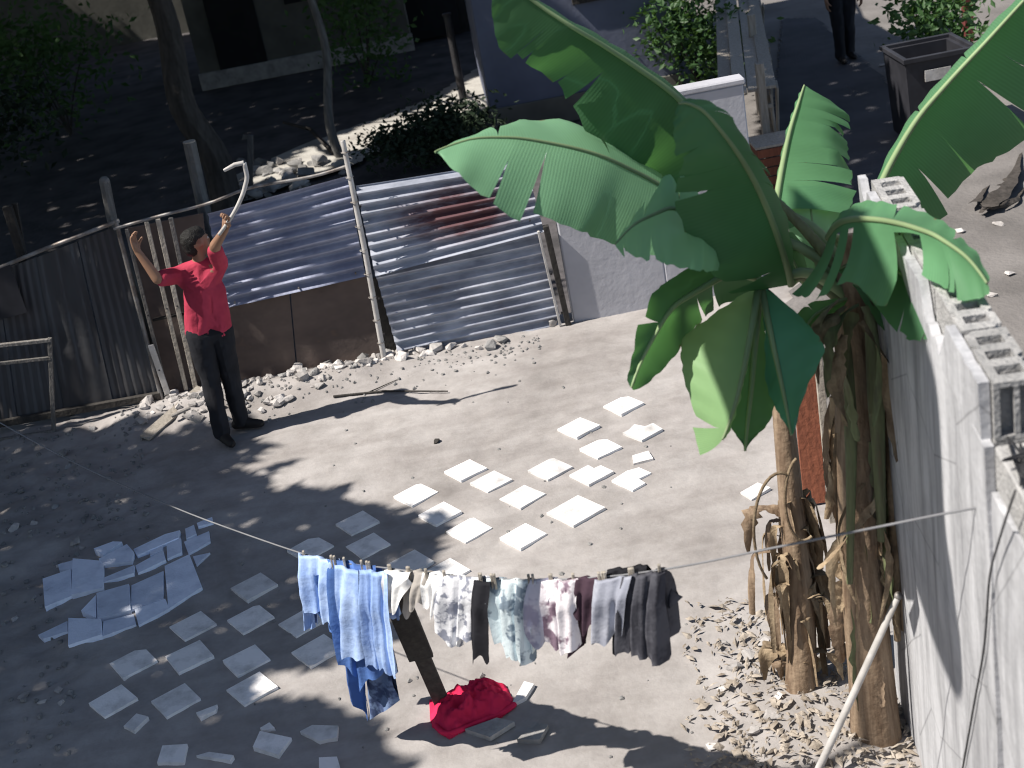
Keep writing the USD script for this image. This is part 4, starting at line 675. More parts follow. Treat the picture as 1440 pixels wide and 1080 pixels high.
def garment(name, label, catg, mname, x0, x1, bottoms, back=0.6, folds=4, amp=0.03, seed=0, taper=0.0, off=0.0, extra=None):
    """Cloth hung over the rope from photo column x0 to x1; bottoms: list of (px, py) along the front hem."""
    g = np.random.default_rng(seed); nu, nv = 22, 26; folds = folds*g.uniform(0.45, 0.75); x0 -= g.uniform(1, 5); x1 += g.uniform(1, 6)
    bx = np.array([b[0] for b in bottoms], float); by = np.array([b[1] for b in bottoms], float)
    V = np.zeros((nv+1, nu+1, 3)); ph = g.uniform(0, 6.28)
    for i in range(nu+1):
        u = i/nu; x = x0+(x1-x0)*u; T = RP(x, ropey(x)) + [0, 0, 0.008]; k = u*(len(bottoms)-1); hb = (np.interp(k, np.arange(len(bx)), bx), np.interp(k, np.arange(len(by)), by) + 7*math.sin(u*5.1+seed*2.3) + 4*math.sin(u*13+seed)); Bt = RP(*hb)
        nb = 8
        for j in range(nv+1):
            if j < nb:
                t = (nb-j)/nb; q_ = T + (Bt-T)*t*back; sgn = -1
            else:
                t = (j-nb)/(nv-nb); q_ = T + (Bt-T)*t; sgn = 1
            w = math.sin(u*folds*2*math.pi + ph + 0.6*math.sin(t*3)) + 0.5*math.sin(u*folds*4.3*math.pi + ph*2 + t)
            d = sgn*(0.010 + 0.03*min(t*3, 1)) + amp*w*(0.25+0.75*t) + off
            V[j, i] = q_ + RN*d + RD*amp*0.4*math.cos(u*folds*2*math.pi+ph)*t + [0, 0, 0.012*math.sin(u*folds*3.7*math.pi+ph)*t]
    P = V.reshape(-1, 3); n1 = nu+1; i = (np.arange(nv)[:, None]*n1 + np.arange(nu)).ravel()
    P = P + 0.02*(meshkit.fbm(P*9, 3, seed)[:, None]-0.5)*RN
    F = np.concatenate([np.stack([i, i+1, i+n1+1], 1), np.stack([i, i+n1+1, i+n1], 1)])
    t = thing(name, label, catg, RP((x0+x1)/2, ropey((x0+x1)/2)), group=None)
    obj('cloth', (P, F), MAT[mname], t, smooth=True)
    for x in (x0 + (x1-x0)*0.15, x1 - (x1-x0)*0.15):
        c = RP(x, ropey(x)); obj('peg', bar(c + RN*0.016 + [0, 0, -0.045], c + RN*0.012 + [0, 0, 0.03], 0.012, 0.018, 0.002), MAT['wood_pale'], t)
    if extra: extra(t)
    return t
def flap(t, mname, quad, off=0.05, seed=0, name='sleeve'):
    """an extra hanging piece (sleeve, leg) from four photo points: top left, top right, bottom right, bottom left"""
    P = [RP(*q_, off*(-1 if True else 1)) for q_ in quad]; n = 12; u, v = np.meshgrid(np.linspace(0, 1, n+1), np.linspace(0, 1, n+1))
    B = ((1-u)*(1-v))[..., None]*P[0] + (u*(1-v))[..., None]*P[1] + (u*v)[..., None]*P[2] + ((1-u)*v)[..., None]*P[3]
    bulge = np.sin(u*np.pi)*0.045 + 0.02*np.sin(u*9+v*5+seed); Fr = B + bulge[..., None]*RN; Bk = B - (np.sin(u*np.pi)*0.03)[..., None]*RN
    Fr = Fr + 0.03*(meshkit.fbm(Fr*8, 3, seed)-0.5)[..., None]*RN
    V1 = Fr.reshape(-1, 3); V2 = Bk.reshape(-1, 3); n1 = n+1; i = (np.arange(n)[:, None]*n1 + np.arange(n)).ravel(); q_ = np.stack([i, i+1, i+n1+1, i+n1], 1); N = len(V1)
    obj(name, (np.vstack([V1, V2]), np.concatenate([q_[:, [0, 1, 2]], q_[:, [0, 2, 3]], q_[:, [0, 2, 1]]+N, q_[:, [0, 3, 2]]+N])), MAT[mname], t, smooth=True)
garment('hanging_shirt', 'pale blue long-sleeved shirt at the left end of the washing', 'shirt', 'cloth_paleblue', 427, 476, [(440, 845), (462, 872), (488, 880)], 0.7, 3, 0.03, 1, extra=lambda t: (flap(t, 'cloth_paleblue', [(428, 785), (444, 790), (446, 880), (434, 880)], 0.07, 1), flap(t, 'cloth_blue', [(440, 800), (476, 800), (500, 890), (452, 868)], 0.03, 4, 'lining')))
garment('hanging_trousers', 'blue trousers hanging longest of the washing, the legs reaching down near the ground', 'trousers', 'cloth_blue', 466, 524, [(492, 930), (515, 960), (545, 930)], 0.5, 3, 0.035, 2, extra=lambda t: (flap(t, 'cloth_denim', [(508, 900), (546, 895), (562, 985), (522, 1010)], 0.06, 2, 'leg'), flap(t, 'cloth_blue', [(474, 880), (496, 880), (520, 1012), (498, 965)], 0.05, 6, 'leg')))
garment('hanging_towel', 'light blue towel hung in two narrow strips over the line', 'towel', 'cloth_paleblue', 484, 512, [(496, 890), (505, 912), (528, 918)], 0.6, 2, 0.03, 3, off=0.05)
garment('hanging_cloth', 'pale blue striped cloth tapering down beside the dark prop plank', 'cloth', 'cloth_paleblue', 520, 550, [(538, 925), (556, 936), (578, 932)], 0.5, 3, 0.03, 4, off=0.04)
garment('hanging_shirt', 'plain white shirt hung next to the pale blue cloth', 'shirt', 'cloth_white', 551, 578, [(553, 846), (566, 848), (584, 822)], 0.6, 2, 0.02, 5, off=0.02)
garment('hanging_cloth', 'short beige grey cloth between two white garments', 'cloth', 'cloth_beige', 576, 604, [(574, 850), (586, 855), (602, 846)], 0.5, 2, 0.02, 6)
garment('hanging_shirt', 'small white vest with nothing printed on it right of the beige cloth', 'vest', 'cloth_white', 602, 628, [(606, 850), (614, 856), (626, 852)], 0.5, 2, 0.02, 7)
garment('hanging_dress', 'white dress with grey flower print in the middle of the line', 'dress', 'cloth_print', 622, 688, [(618, 868), (645, 898), (662, 890), (690, 902)], 0.6, 4, 0.035, 8)
garment('hanging_cloth', 'narrow black cloth hanging in a wedge between two printed garments', 'cloth', 'cloth_black', 676, 694, [(674, 916), (688, 918), (702, 914)], 0.4, 1, 0.015, 9, off=0.03)
garment('hanging_dress', 'mint white printed garment just right of the black wedge', 'dress', 'cloth_print_mint', 690, 752, [(712, 905), (735, 918), (760, 912)], 0.6, 4, 0.035, 10)
garment('hanging_shirt', 'grey violet shirt with light blotches right of the mint garment', 'shirt', 'cloth_violet', 750, 780, [(752, 880), (768, 900), (780, 892)], 0.6, 2, 0.03, 11)
garment('hanging_shirt', 'pinkish white shirt with dark print along its hem', 'shirt', 'cloth_print_pink', 774, 814, [(786, 888), (804, 912), (822, 895)], 0.6, 3, 0.03, 12, off=0.02, extra=lambda t: flap(t, 'cloth_maroon', [(796, 875), (826, 862), (824, 905), (800, 922)], 0.06, 12, 'hem'))
garment('hanging_shirt', 'dark maroon shirt left of the light grey folded jeans', 'shirt', 'cloth_maroon', 806, 848, [(812, 858), (832, 872), (848, 866)], 0.6, 2, 0.03, 13)
garment('hanging_trousers', 'light grey jeans folded over the line beside a charcoal jacket', 'jeans', 'cloth_lightgrey', 845, 892, [(846, 886), (868, 888), (890, 880)], 0.7, 2, 0.025, 14, off=0.03)
garment('hanging_jacket', 'charcoal jacket with one sleeve sticking out at the right end of the washing', 'jacket', 'cloth_charcoal', 886, 936, [(888, 905), (915, 912), (944, 908)], 0.8, 4, 0.04, 15, off=0.02, extra=lambda t: flap(t, 'cloth_charcoal', [(922, 800), (938, 806), (958, 842), (936, 856)], 0.05, 15))
garment('hanging_cloth', 'black cloth showing below the light grey jeans', 'cloth', 'cloth_black', 848, 900, [(846, 898), (872, 912), (905, 908)], 0.9, 3, 0.03, 16, off=-0.06)
pl_t, pl_b = RP(556, 838, -0.05), G(624, 992)
prop = thing('prop_plank', 'dark slanting plank propping the clothes line above the crimson cloth', 'plank', pl_b)
obj('board', bar(pl_b - [0, 0, 0.02], pl_b*0.42+pl_t*0.58, 0.085, 0.03), MAT['wood_dark'], prop); obj('upper_board', bar(pl_b*0.5+pl_t*0.5 + [0.0, -0.032, 0], pl_t, 0.13, 0.03), MAT['wood_dark'], prop)
# crumpled red cloth on the ground
def crumple(poly_px, h, seed, mname, name, label, catg, n=56):
    P = Polygon([G(*q_)[:2] for q_ in poly_px]); x0, y0, x1, y1 = P.bounds
    X, Y = np.meshgrid(np.linspace(x0, x1, n), np.linspace(y0, y1, n)); d = np.array([[P.exterior.distance(Point(a, b)) if P.contains(Point(a, b)) else -1 for a, b in zip(r1, r2)] for r1, r2 in zip(X, Y)])
    Q = np.stack([X, Y, 0*X], -1); rid = 1-np.abs(2*meshkit.fbm(Q*7.5, 4, seed)-1)
    Z = np.where(d > 0, np.minimum(1, d/0.11)**0.8*(0.012 + h*rid**2.2), -0.02); ok = d > -0.5; V = np.stack([X, Y, Z], -1).reshape(-1, 3); okf = ok.ravel()
    i = (np.arange(n-1)[:, None]*n + np.arange(n-1)).ravel(); F = np.concatenate([np.stack([i, i+1, i+n+1], 1), np.stack([i, i+n+1, i+n], 1)]); F = F[okf[F].sum(1) >= 2]
    t = thing(name, label, catg, V[okf].mean(0)*[1, 1, 0]); obj('cloth', (V, F), MAT[mname], t, smooth=True); return t
t = crumple([(602, 985), (640, 972), (690, 958), (712, 964), (726, 992), (704, 1010), (660, 1024), (632, 1040), (606, 1022)], 0.115, 3, 'cloth_crimson', 'crumpled_cloth', 'crumpled crimson cloth lying on the ground below the washing', 'cloth')
obj('hem_fold', tube(spline([G(612, 1018) + [0, 0, 0.012], G(632, 1034) + [0, 0, 0.014], G(670, 1020) + [0, 0, 0.014], G(705, 1006) + [0, 0, 0.012], G(724, 992) + [0, 0, 0.01]], 26), 0.016, 8), MAT['cloth_crimson'], t, smooth=True)
for poly, lb in (([(655, 1030), (700, 1016), (725, 1022), (690, 1042)], 'flat dark grey slab beside the crimson cloth'), ([(728, 1045), (752, 1022), (772, 1026), (760, 1046)], 'small dark grey slab right of the larger dark slab')):
    obj('dark_slab', slab([G(*q_)[:2] for q_ in poly], 0.0, 0.03, (0.05, 0.03)), MAT['stone_grey'], label=lb, cat='slab')

# ---------------------------------------------------------------- people
def hull_bones(bones, J, R_, refine=0.022, smooth=6, seg=16):
    tot = None
    for a, b in bones:
        A_ = m3.Manifold.sphere(R_[a], seg).translate([float(x) for x in J[a]]); B_ = m3.Manifold.sphere(R_[b], seg).translate([float(x) for x in J[b]])
        h = m3.Manifold.batch_hull([A_, B_]); tot = h if tot is None else tot + h
    g = tot.refine_to_length(refine).to_mesh(); m = trimesh.Trimesh(g.vert_properties[:, :3], g.tri_verts, process=True)
    trimesh.smoothing.filter_taubin(m, lamb=0.5, nu=0.52, iterations=smooth); return m
def hand_bones(J, R_, wrist, direction, palm_n, curl, pre):
    d = np.array(direction, float); d /= np.linalg.norm(d); n = np.array(palm_n, float); n -= d*(n@d); n /= np.linalg.norm(n); s_ = np.cross(d, n); bones = []
    J[pre+'w'] = wrist; R_[pre+'w'] = 0.026; J[pre+'p1'] = wrist + d*0.05 + s_*0.022; J[pre+'p2'] = wrist + d*0.05 - s_*0.022; R_[pre+'p1'] = R_[pre+'p2'] = 0.019
    bones += [(pre+'w', pre+'p1'), (pre+'w', pre+'p2'), (pre+'p1', pre+'p2')]
    for k, (o, L) in enumerate(((0.033, 0.070), (0.011, 0.080), (-0.011, 0.074), (-0.032, 0.058))):
        b = wrist + d*0.085 + s_*o; J[f'{pre}f{k}a'] = b; R_[f'{pre}f{k}a'] = 0.0105; dir_ = d.copy(); p = b; prev = f'{pre}f{k}a'
        bones.append((pre + ('p1' if o > 0 else 'p2'), prev))
        for j in range(3):
            a = curl*(0.5+0.4*j); dd = d*math.cos(a*(j+1)*0.6) + n*math.sin(a*(j+1)*0.6); p = p + dd*L*(0.42, 0.32, 0.26)[j]; nm = f'{pre}f{k}{j}'; J[nm] = p; R_[nm] = (0.0095, 0.009, 0.008)[j]; bones.append((prev, nm)); prev = nm
    t0 = wrist + d*0.03 + s_*0.03; J[pre+'t0'] = t0; R_[pre+'t0'] = 0.014; J[pre+'t1'] = t0 + s_*0.03 + d*0.03 + n*0.01; R_[pre+'t1'] = 0.011; J[pre+'t2'] = t0 + s_*0.036 + d*0.055 + n*0.025*(1+curl); R_[pre+'t2'] = 0.009
    return bones + [(pre+'w', pre+'t0'), (pre+'t0', pre+'t1'), (pre+'t1', pre+'t2')]
def person(label, base, J, face, colours, hands, look_up=0.0):
    """J: joints in world coordinates. face: horizontal facing direction of the head."""
    t = thing('person', label, 'person', base); R_ = dict(neck=0.052, chest=0.115, belly=0.11, hipl=0.095, hipr=0.095, shl=0.062, shr=0.062, ell=0.042, elr=0.042, wrl=0.028, wrr=0.028, knl=0.058, knr=0.058, anl=0.038, anr=0.038, headb=0.075)
    J = {k: np.array(v, float) for k, v in J.items()}
    bones = [('neck', 'chest'), ('chest', 'belly'), ('belly', 'hipl'), ('belly', 'hipr'), ('hipl', 'hipr'), ('chest', 'shl'), ('chest', 'shr'), ('neck', 'shl'), ('neck', 'shr'), ('shl', 'ell'), ('ell', 'wrl'), ('shr', 'elr'), ('elr', 'wrr'), ('hipl', 'knl'), ('knl', 'anl'), ('hipr', 'knr'), ('knr', 'anr')]
    f_ = np.array([face[0], face[1], look_up], float); f_ /= np.linalg.norm(f_); side = np.cross(f_, [0, 0, 1]); side /= np.linalg.norm(side); upv = np.cross(side, f_)
    hc = J['head']
    for nm, o, r in (('h0', f_*-0.015 + upv*0.025, 0.088), ('h1', f_*0.025 + upv*0.02, 0.078), ('h2', f_*0.055 - upv*0.085, 0.036), ('h3', f_*0.0 - upv*0.06, 0.055), ('nose', f_*0.108 - upv*0.012, 0.012), ('nose0', f_*0.090 + upv*0.028, 0.012), ('lip', f_*0.088 - upv*0.05, 0.016), ('el', side*-0.082 - upv*0.0, 0.018), ('er', side*0.082 - upv*0.0, 0.018), ('brow1', f_*0.088 + upv*0.032 + side*0.035, 0.012), ('brow2', f_*0.088 + upv*0.032 - side*0.035, 0.012)):
        J[nm] = hc + o; R_[nm] = r
    bones += [('h0', 'h1'), ('h1', 'h2'), ('h0', 'h3'), ('h3', 'h2'), ('h3', 'neck'), ('nose0', 'nose'), ('nose', 'lip'), ('h0', 'el'), ('h0', 'er'), ('h2', 'lip'), ('brow1', 'brow2')]
    for pre, side_, args in hands: bones += hand_bones(J, R_, J['wr'+side_], *args, pre)
    body = hull_bones(bones, J, R_, 0.02, 5); obj('body', body, MAT['skin'], t, smooth=True)
    for sgn in (-1, 1): obj('eye', trimesh.creation.icosphere(2, 0.012).apply_translation(hc + f_*0.088 + upv*0.012 + side*0.033*sgn), MAT['eye'], t, smooth=True)
    HJ = dict(a=hc - f_*0.025 + upv*0.045, b=hc + f_*0.03 + upv*0.06, c=hc - f_*0.05 - upv*0.02); HR = dict(a=0.088, b=0.068, c=0.066)
    hm = hull_bones([('a', 'b'), ('a', 'c')], HJ, HR, 0.015, 3); hm.vertices += (0.012*(meshkit.fbm(hm.vertices*40, 2, 3)-0.5))[:, None]*hm.vertex_normals; obj('hair', hm, MAT['hair'], t, smooth=True)
    # shirt
    S = {k: J[k] for k in ('neck', 'chest', 'belly', 'shl', 'shr', 'hipl', 'hipr')}; SR = dict(neck=0.058, chest=0.125, belly=0.118, shl=0.072, shr=0.072, hipl=0.105, hipr=0.105)
    for s_ in 'lr':
        S['sl'+s_] = J['sh'+s_]*0.22 + J['el'+s_]*0.78; SR['sl'+s_] = 0.060
        S['wa'+s_] = J['hip'+s_] + [0, 0, 0.02]; SR['wa'+s_] = 0.112
        S['pl'+s_] = J['chest']*0.55 + J['sh'+s_]*0.45 - [0, 0, 0.10]; SR['pl'+s_] = 0.095
    sb = [('neck', 'chest'), ('chest', 'belly'), ('chest', 'shl'), ('chest', 'shr'), ('neck', 'shl'), ('neck', 'shr'), ('shl', 'sll'), ('shr', 'slr'), ('belly', 'wal'), ('belly', 'war'), ('wal', 'war'), ('chest', 'pll'), ('chest', 'plr'), ('pll', 'wal'), ('plr', 'war'), ('pll', 'plr')]
    sm = hull_bones(sb, S, SR, 0.022, 8); sm.vertices += (0.035*(meshkit.fbm(sm.vertices*np.array([9, 9, 5]), 3, 8)-0.5))[:, None]*sm.vertex_normals; obj('shirt', sm, MAT[colours[0]], t, smooth=True)
    T = {k: J[k] for k in ('hipl', 'hipr', 'knl', 'knr', 'anl', 'anr')}; TR = dict(hipl=0.112, hipr=0.112, knl=0.078, knr=0.078, anl=0.068, anr=0.068)
    tm = hull_bones([('hipl', 'hipr'), ('hipl', 'knl'), ('knl', 'anl'), ('hipr', 'knr'), ('knr', 'anr')], T, TR, 0.022, 6); tm.vertices += (0.03*(meshkit.fbm(tm.vertices*np.array([9, 9, 7]), 3, 5)-0.5))[:, None]*tm.vertex_normals; obj('trousers', tm, MAT[colours[1]], t, smooth=True)
    for s_ in 'lr':
        d = np.array(J['toe'+s_]) - J['an'+s_]; d[2] = 0; d /= np.linalg.norm(d); a = J['an'+s_]
        SJ = dict(h=[*(a[:2]-d[:2]*0.05), 0.042], m=[*(a[:2]+d[:2]*0.08), 0.042], t=[*(a[:2]+d[:2]*0.165), 0.034], k=[*a[:2], 0.075])
        obj('shoe', hull_bones([('h', 'm'), ('m', 't'), ('k', 'm'), ('k', 'h')], {k: np.array(v) + [0, 0, a[2]-0.09] for k, v in SJ.items()}, dict(h=0.042, m=0.043, t=0.034, k=0.045), 0.02, 3), MAT['shoe'], t, smooth=True)
    return t
mb = np.array([-2.32, 10.66, 0.0])
MJ = dict(head=(-2.19, 10.63, 1.665), neck=(-2.21, 10.62, 1.49), chest=(-2.23, 10.62, 1.32), belly=(-2.27, 10.63, 1.10), hipl=(-2.355, 10.62, 0.93), hipr=(-2.205, 10.65, 0.93),
          shl=(-2.375, 10.62, 1.44), shr=(-2.06, 10.62, 1.46), ell=(-2.51, 10.44, 1.50), wrl=(-2.60, 10.46, 1.735), elr=tuple(Yp(302, 346, 10.42)), wrr=tuple(Yp(317, 322, 10.28)),
          knl=(-2.375, 10.60, 0.50), knr=(-2.225, 10.69, 0.50), anl=(-2.385, 10.53, 0.10), anr=(-2.25, 10.72, 0.10), toel=(-2.31, 10.40, 0.03), toer=(-2.09, 10.68, 0.03))
grip = Yp(321, 312, 10.25)
person('person in a red shirt and dark trousers stretching both arms up by the fence', mb, MJ, (0.75, 0.55), ('shirt_red', 'trousers_dark'),
       [('L', 'l', ((-0.1, 0.1, 1), (1, -0.3, 0), 0.5)), ('R', 'r', ((0.35, -0.1, 0.9), (-0.6, -0.6, 0.3), 1.2))], 0.1)
sp = [Yp(308, 330, 10.26), grip, Yp(334, 290, 10.27), Yp(344, 265, 10.28), Yp(347, 246, 10.28), Yp(343, 229, 10.28)]
stick = thing('curved_stick', 'pale curved stick with a short hooked end held up by the man in red', 'stick', grip)
obj('shaft', tube(spline(sp, 30), np.linspace(0.013, 0.019, 30), 9), MAT['pole_pale'], stick, smooth=True)
obj('hook', tube([sp[-1], sp[-1]*0.5 + Yp(318, 238, 10.28)*0.5 + [0, 0, 0.01], Yp(315, 240, 10.28)], [0.018, 0.017, 0.013], 8), MAT['pole_pale'], stick, smooth=True)
ab = np.array([5.2, 18.72, 0.05])
def off(*a): return ab + a
AJ = dict(head=off(-0.02, 0, 1.60), neck=off(0, 0, 1.42), chest=off(0, 0, 1.26), belly=off(0, 0, 1.05), hipl=off(-0.09, 0, 0.90), hipr=off(0.09, 0, 0.90), shl=off(-0.18, 0, 1.38), shr=off(0.18, 0, 1.38), ell=off(-0.23, 0.03, 1.10), elr=off(0.23, -0.03, 1.10), wrl=off(-0.22, -0.08, 0.86), wrr=off(0.23, -0.1, 0.86),
          knl=off(-0.08, -0.05, 0.48), knr=off(0.07, -0.02, 0.48), anl=off(-0.07, -0.02, 0.09), anr=off(0.10, 0.12, 0.09), toel=off(-0.06, -0.3, 0.03), toer=off(0.12, -0.1, 0.03))
person('person in dark trousers walking in the alley at the top edge, legs only in view', ab, AJ, (0.0, -1.0), ('cloth_maroon', 'trousers_dark'),
       [('L', 'l', ((0, -0.2, -1), (1, 0, 0), 0.4)), ('R', 'r', ((0, -0.2, -1), (-1, 0, 0), 0.4))])

# ---------------------------------------------------------------- buildings and things behind the fence
bb = thing('blue_building', 'bluish grey plastered building beyond the fence, behind the banana leaves', 'building', (2.0, 20.0, 0))
obj('wall', box((2.55, 4.0, 4.2), (0.41+1.275, 18.75+2.0, 2.0), bev=0.01), MAT['blue_wall'], bb)
obj('plinth', box((2.60, 0.05, 0.35), (0.41+1.275, 18.725, 0.13), bev=0.006), MAT['house_wall'], bb)
rf = obj('roof', box((3.0, 4.4, 0.14), (0.41+1.275, 20.75, 4.17), bev=0.01), MAT['zinc_blue'], bb)
wf = obj('window', box((0.9, 0.06, 0.9), (2.15, 18.73, 1.9), bev=0.004), MAT['wood_dark'], bb); obj('pane', box((0.78, 0.02, 0.78), (2.15, 18.70, 1.9)), MAT['black_hole'], wf)
hh = thing('far_house', 'dim beige house with dark openings far behind the fence', 'house', (-2.0, 26.0, 0))
obj('wall', box((3.8, 3.0, 3.6), (-2.5, 27.2, 1.7), bev=0.01), MAT['house_wall'], hh)
obj('doorway', box((0.85, 0.06, 2.0), (-3.6, 25.68, 1.0), bev=0.004), MAT['black_hole'], hh)
obj('plinth', box((3.86, 0.06, 0.3), (-2.5, 25.67, 0.1), bev=0.004), MAT['stone_grey'], hh)
obj('doorway', box((0.9, 0.06, 2.1), (-0.15, 26.3, 1.05), bev=0.004), MAT['black_hole'], hh); obj('wall', box((2.4, 3.0, 3.6), (0.7, 28.0, 1.7), bev=0.01), MAT['wood_dark'], hh)
obj('window', box((0.7, 0.06, 0.7), (-2.3, 25.68, 1.5), bev=0.004), MAT['black_hole'], hh); obj('roof', box((5.6, 4.0, 0.12), (-0.8, 27.4, 3.58), bev=0.01), MAT['zinc'], hh)
bk = thing('back_wall', 'long dark wall closing the shaded yard far at the upper left', 'wall', (-10, 32, 0))
obj('wall_body', box((18, 0.3, 3.2), (-12.5, 33.0, 1.5), bev=0.01), MAT['house_wall'], bk); obj('coping', box((18.1, 0.36, 0.08), (-12.5, 33.0, 3.14), bev=0.005), MAT['stone_grey'], bk)

# trees: trunk and limbs in or out of view, crowns above the camera's height that shade the ground
def crown_leaves(points, size, seed):
    g = np.random.default_rng(seed); n = len(points); a = g.uniform(0, 6.28, n); el = g.normal(0, 0.6, n); L = size*g.uniform(0.6, 1.3, n); W = L*g.uniform(0.4, 0.6, n)
    d = np.stack([np.cos(a)*np.cos(el), np.sin(a)*np.cos(el), np.sin(el)], 1); r = g.normal(0, 1, (n, 3)); r[:, 2] *= 0.5; s_ = np.cross(d, r); s_ /= np.linalg.norm(s_, axis=1, keepdims=True); u_ = np.cross(s_, d)
    V = np.stack([points - d*L[:, None]/2, points + s_*W[:, None]/2 + u_*W[:, None]*0.15, points + d*L[:, None]/2, points - s_*W[:, None]/2 + u_*W[:, None]*0.15], 1).reshape(-1, 3)
    o = np.arange(n)[:, None]*4; return V, np.concatenate([o + [0, 1, 2], o + [0, 2, 3]])
def shade_points(inside, bounds, dens, zlo, zhi, seed, clump=0.5):
    """crown points whose shadow falls where inside(x, y) holds"""
    g = np.random.default_rng(seed); x0, y0, x1, y1 = bounds; n = int((x1-x0)*(y1-y0)*dens)
    X = g.uniform([x0, y0], [x1, y1], (n, 2)); ok = np.array([inside(*q_) for q_ in X], bool); X = X[ok]; z = g.uniform(zlo, zhi, len(X))
    z += 0.7*(meshkit.noise(np.column_stack([X*0.8, 0*z]), seed)-0.5)*2
    return np.column_stack([X, 0*z]) + SUN*(z/SUN[2])[:, None]
def tree(name, label, base, pts, leaf_size, seed, limbs=9, trunk_r=0.2, bark='bark', lean=(0, 0), group=None, smallr=0.05):
    t = thing(name, label, 'tree', base); g = np.random.default_rng(seed); c = pts.mean(0); fork = np.array([base[0]+lean[0], base[1]+lean[1], max(3.0, pts[:, 2].min()*0.62)])
    wob = lambda a, b, k: [a + (b-a)*s_ + g.normal(0, 0.06*np.linalg.norm(b-a)*0.4, 3)*math.sin(math.pi*s_) for s_ in np.linspace(0, 1, k)]
    obj('trunk', tube(spline(wob(np.array(base, float) - [0, 0, 0.3], fork, 5), 20), np.linspace(trunk_r*1.25, trunk_r*0.75, 20), 12), MAT[bark], t, smooth=True)
    for k in range(limbs):
        e = pts[g.integers(len(pts))] * 0.85 + c*0.15; obj('limb', tube(spline(wob(fork, e, 5), 14), np.linspace(trunk_r*0.45, smallr*0.3, 14), 7), MAT[bark], t, smooth=True)
    obj('crown', crown_leaves(pts, leaf_size, seed), MAT['tree_leaf'], t)
def in_poly(poly, fringe=0.25, seed=3, freq=2.6):
    P = Polygon(poly)
    def f(x, y):
        p = Point(x, y); d = P.exterior.distance(p)*(1 if P.contains(p) else -1)
        n = meshkit.noise(np.array([x*freq, y*freq, 0.0]), seed) - 0.5 + 0.6*(meshkit.noise(np.array([x*freq*3, y*freq*3, 1.0]), seed+1)-0.5)
        return d + fringe*2*n > 0
    return f
fg = [G(*q_)[:2] for q_ in ((-60, 592), (120, 606), (200, 604), (300, 612), (348, 638), (378, 662), (350, 700), (420, 688), (490, 682), (520, 704), (595, 738), (622, 762), (600, 800), (560, 835), (520, 880), (490, 925), (420, 945), (385, 960), (350, 985), (410, 1008), (500, 1030), (540, 1100))] + [np.array([-1.5, 4.5]), np.array([-6.5, 4.5]), np.array([-6.5, 11.3])]
fgp = shade_points(in_poly(fg, 0.24, 3, 3.4), (-6.6, 4.4, 0.2, 11.6), 620, 5.4, 7.6, 5)
tree('shade_tree', 'broad tree at the left that throws leafy shade over the yard', TREE_L, fgp, 0.26, 8, 14, 0.16, 'bark', (-0.8, -0.6))
back_shade = [(-18, 11.80), (-0.35, 11.80), (0.3, 12.3), (0.4, 18.2), (2.6, 18.2), (2.6, 30), (-18, 36)]
strip_in = Polygon([G(*q_)[:2] for q_ in ((335, 258), (420, 212), (520, 172), (600, 146), (700, 88), (720, 150), (640, 168), (570, 184), (510, 212), (480, 232), (400, 254))])
bsf = in_poly(back_shade, 0.12, 9, 2.2); spp = in_poly(list(strip_in.exterior.coords)[:-1], 0.10, 12, 2.0)
bpts = shade_points(lambda x, y: bsf(x, y) and not spp(x, y), (-18, 11.6, 2.6, 36), 230, 5.6, 9.0, 15)
xs = bpts[:, 0]; ys = bpts[:, 1]
g1 = (xs > -8) & (ys < 22); g2 = (xs <= -8) & (ys < 24); g3 = ~(g1 | g2)
tree('shade_tree', 'thick dark trunk rising just behind the fence above the man', (-3.15, 17.66, 0), bpts[g1], 0.42, 21, 12, 0.17, 'bark', (-0.25, 0.2))
tree('shade_tree', 'dark tree deep in the shade at the far left', (-9.2, 23.5, 0), bpts[g2], 0.42, 22, 10, 0.22, 'bark', (0.2, 0.1))
tree('shade_tree', 'slender pale trunk left of the blue building', (-1.58, 18.92, 0), bpts[g3], 0.46, 23, 10, 0.055, 'bark_grey', (-0.15, 0.4), smallr=0.03)
al = [G(*q_)[:2] for q_ in ((1080, 262), (1085, 40), (1140, 30), (1175, 62), (1235, 78), (1262, 60), (1330, 20), (1360, 120), (1300, 200), (1262, 250), (1180, 330))]
apts = shade_points(in_poly(al, 0.10, 31, 2.5), (1.5, 11, 9, 24), 230, 5.4, 7.6, 33)
tree('shade_tree', 'small tree at the far end of the alley whose crown shades the dark pavement', (5.2, 26.5, 0), apts, 0.38, 34, 8, 0.09, 'bark_grey', (-0.2, 0.1))
def shrub(name, label, base, rad, h, n, size, seed, m_='shrub_leaf', squash=(1, 1)):
    g = np.random.default_rng(seed); base = np.array(base, float); t = thing(name, label, 'shrub', base); cl = g.normal(0, 1, (9, 3)); cl /= np.linalg.norm(cl, axis=1, keepdims=True)
    cl = cl*[rad*0.6*squash[0], rad*0.6*squash[1], h*0.33] + [0, 0, h*0.55]; c = cl[g.integers(9, size=n)]; p = base + c + g.normal(0, 1, (n, 3))*[rad*0.3, rad*0.3, h*0.17]; p[:, 2] = np.maximum(p[:, 2], 0.02)
    for k in range(6): obj('stem', tube(spline([base, base + cl[k]*[0.4, 0.4, 0.5], base + cl[k]], 8), [0.02, 0.019, 0.017, 0.015, 0.012, 0.01, 0.008, 0.005], 5), MAT['bark'], t, smooth=True)
    obj('foliage', crown_leaves(p, size, seed), MAT[m_], t)
shrub('shrub', 'leafy green shrub at the corner of the blue building beside the alley', G(985, 128), 0.75, 1.6, 2600, 0.11, 51)
shrub('shrub', 'low dark bush just beyond the corrugated fence', G(625, 225), 0.75, 0.62, 3200, 0.09, 52, 'foliage_dark', (1.4, 0.7))
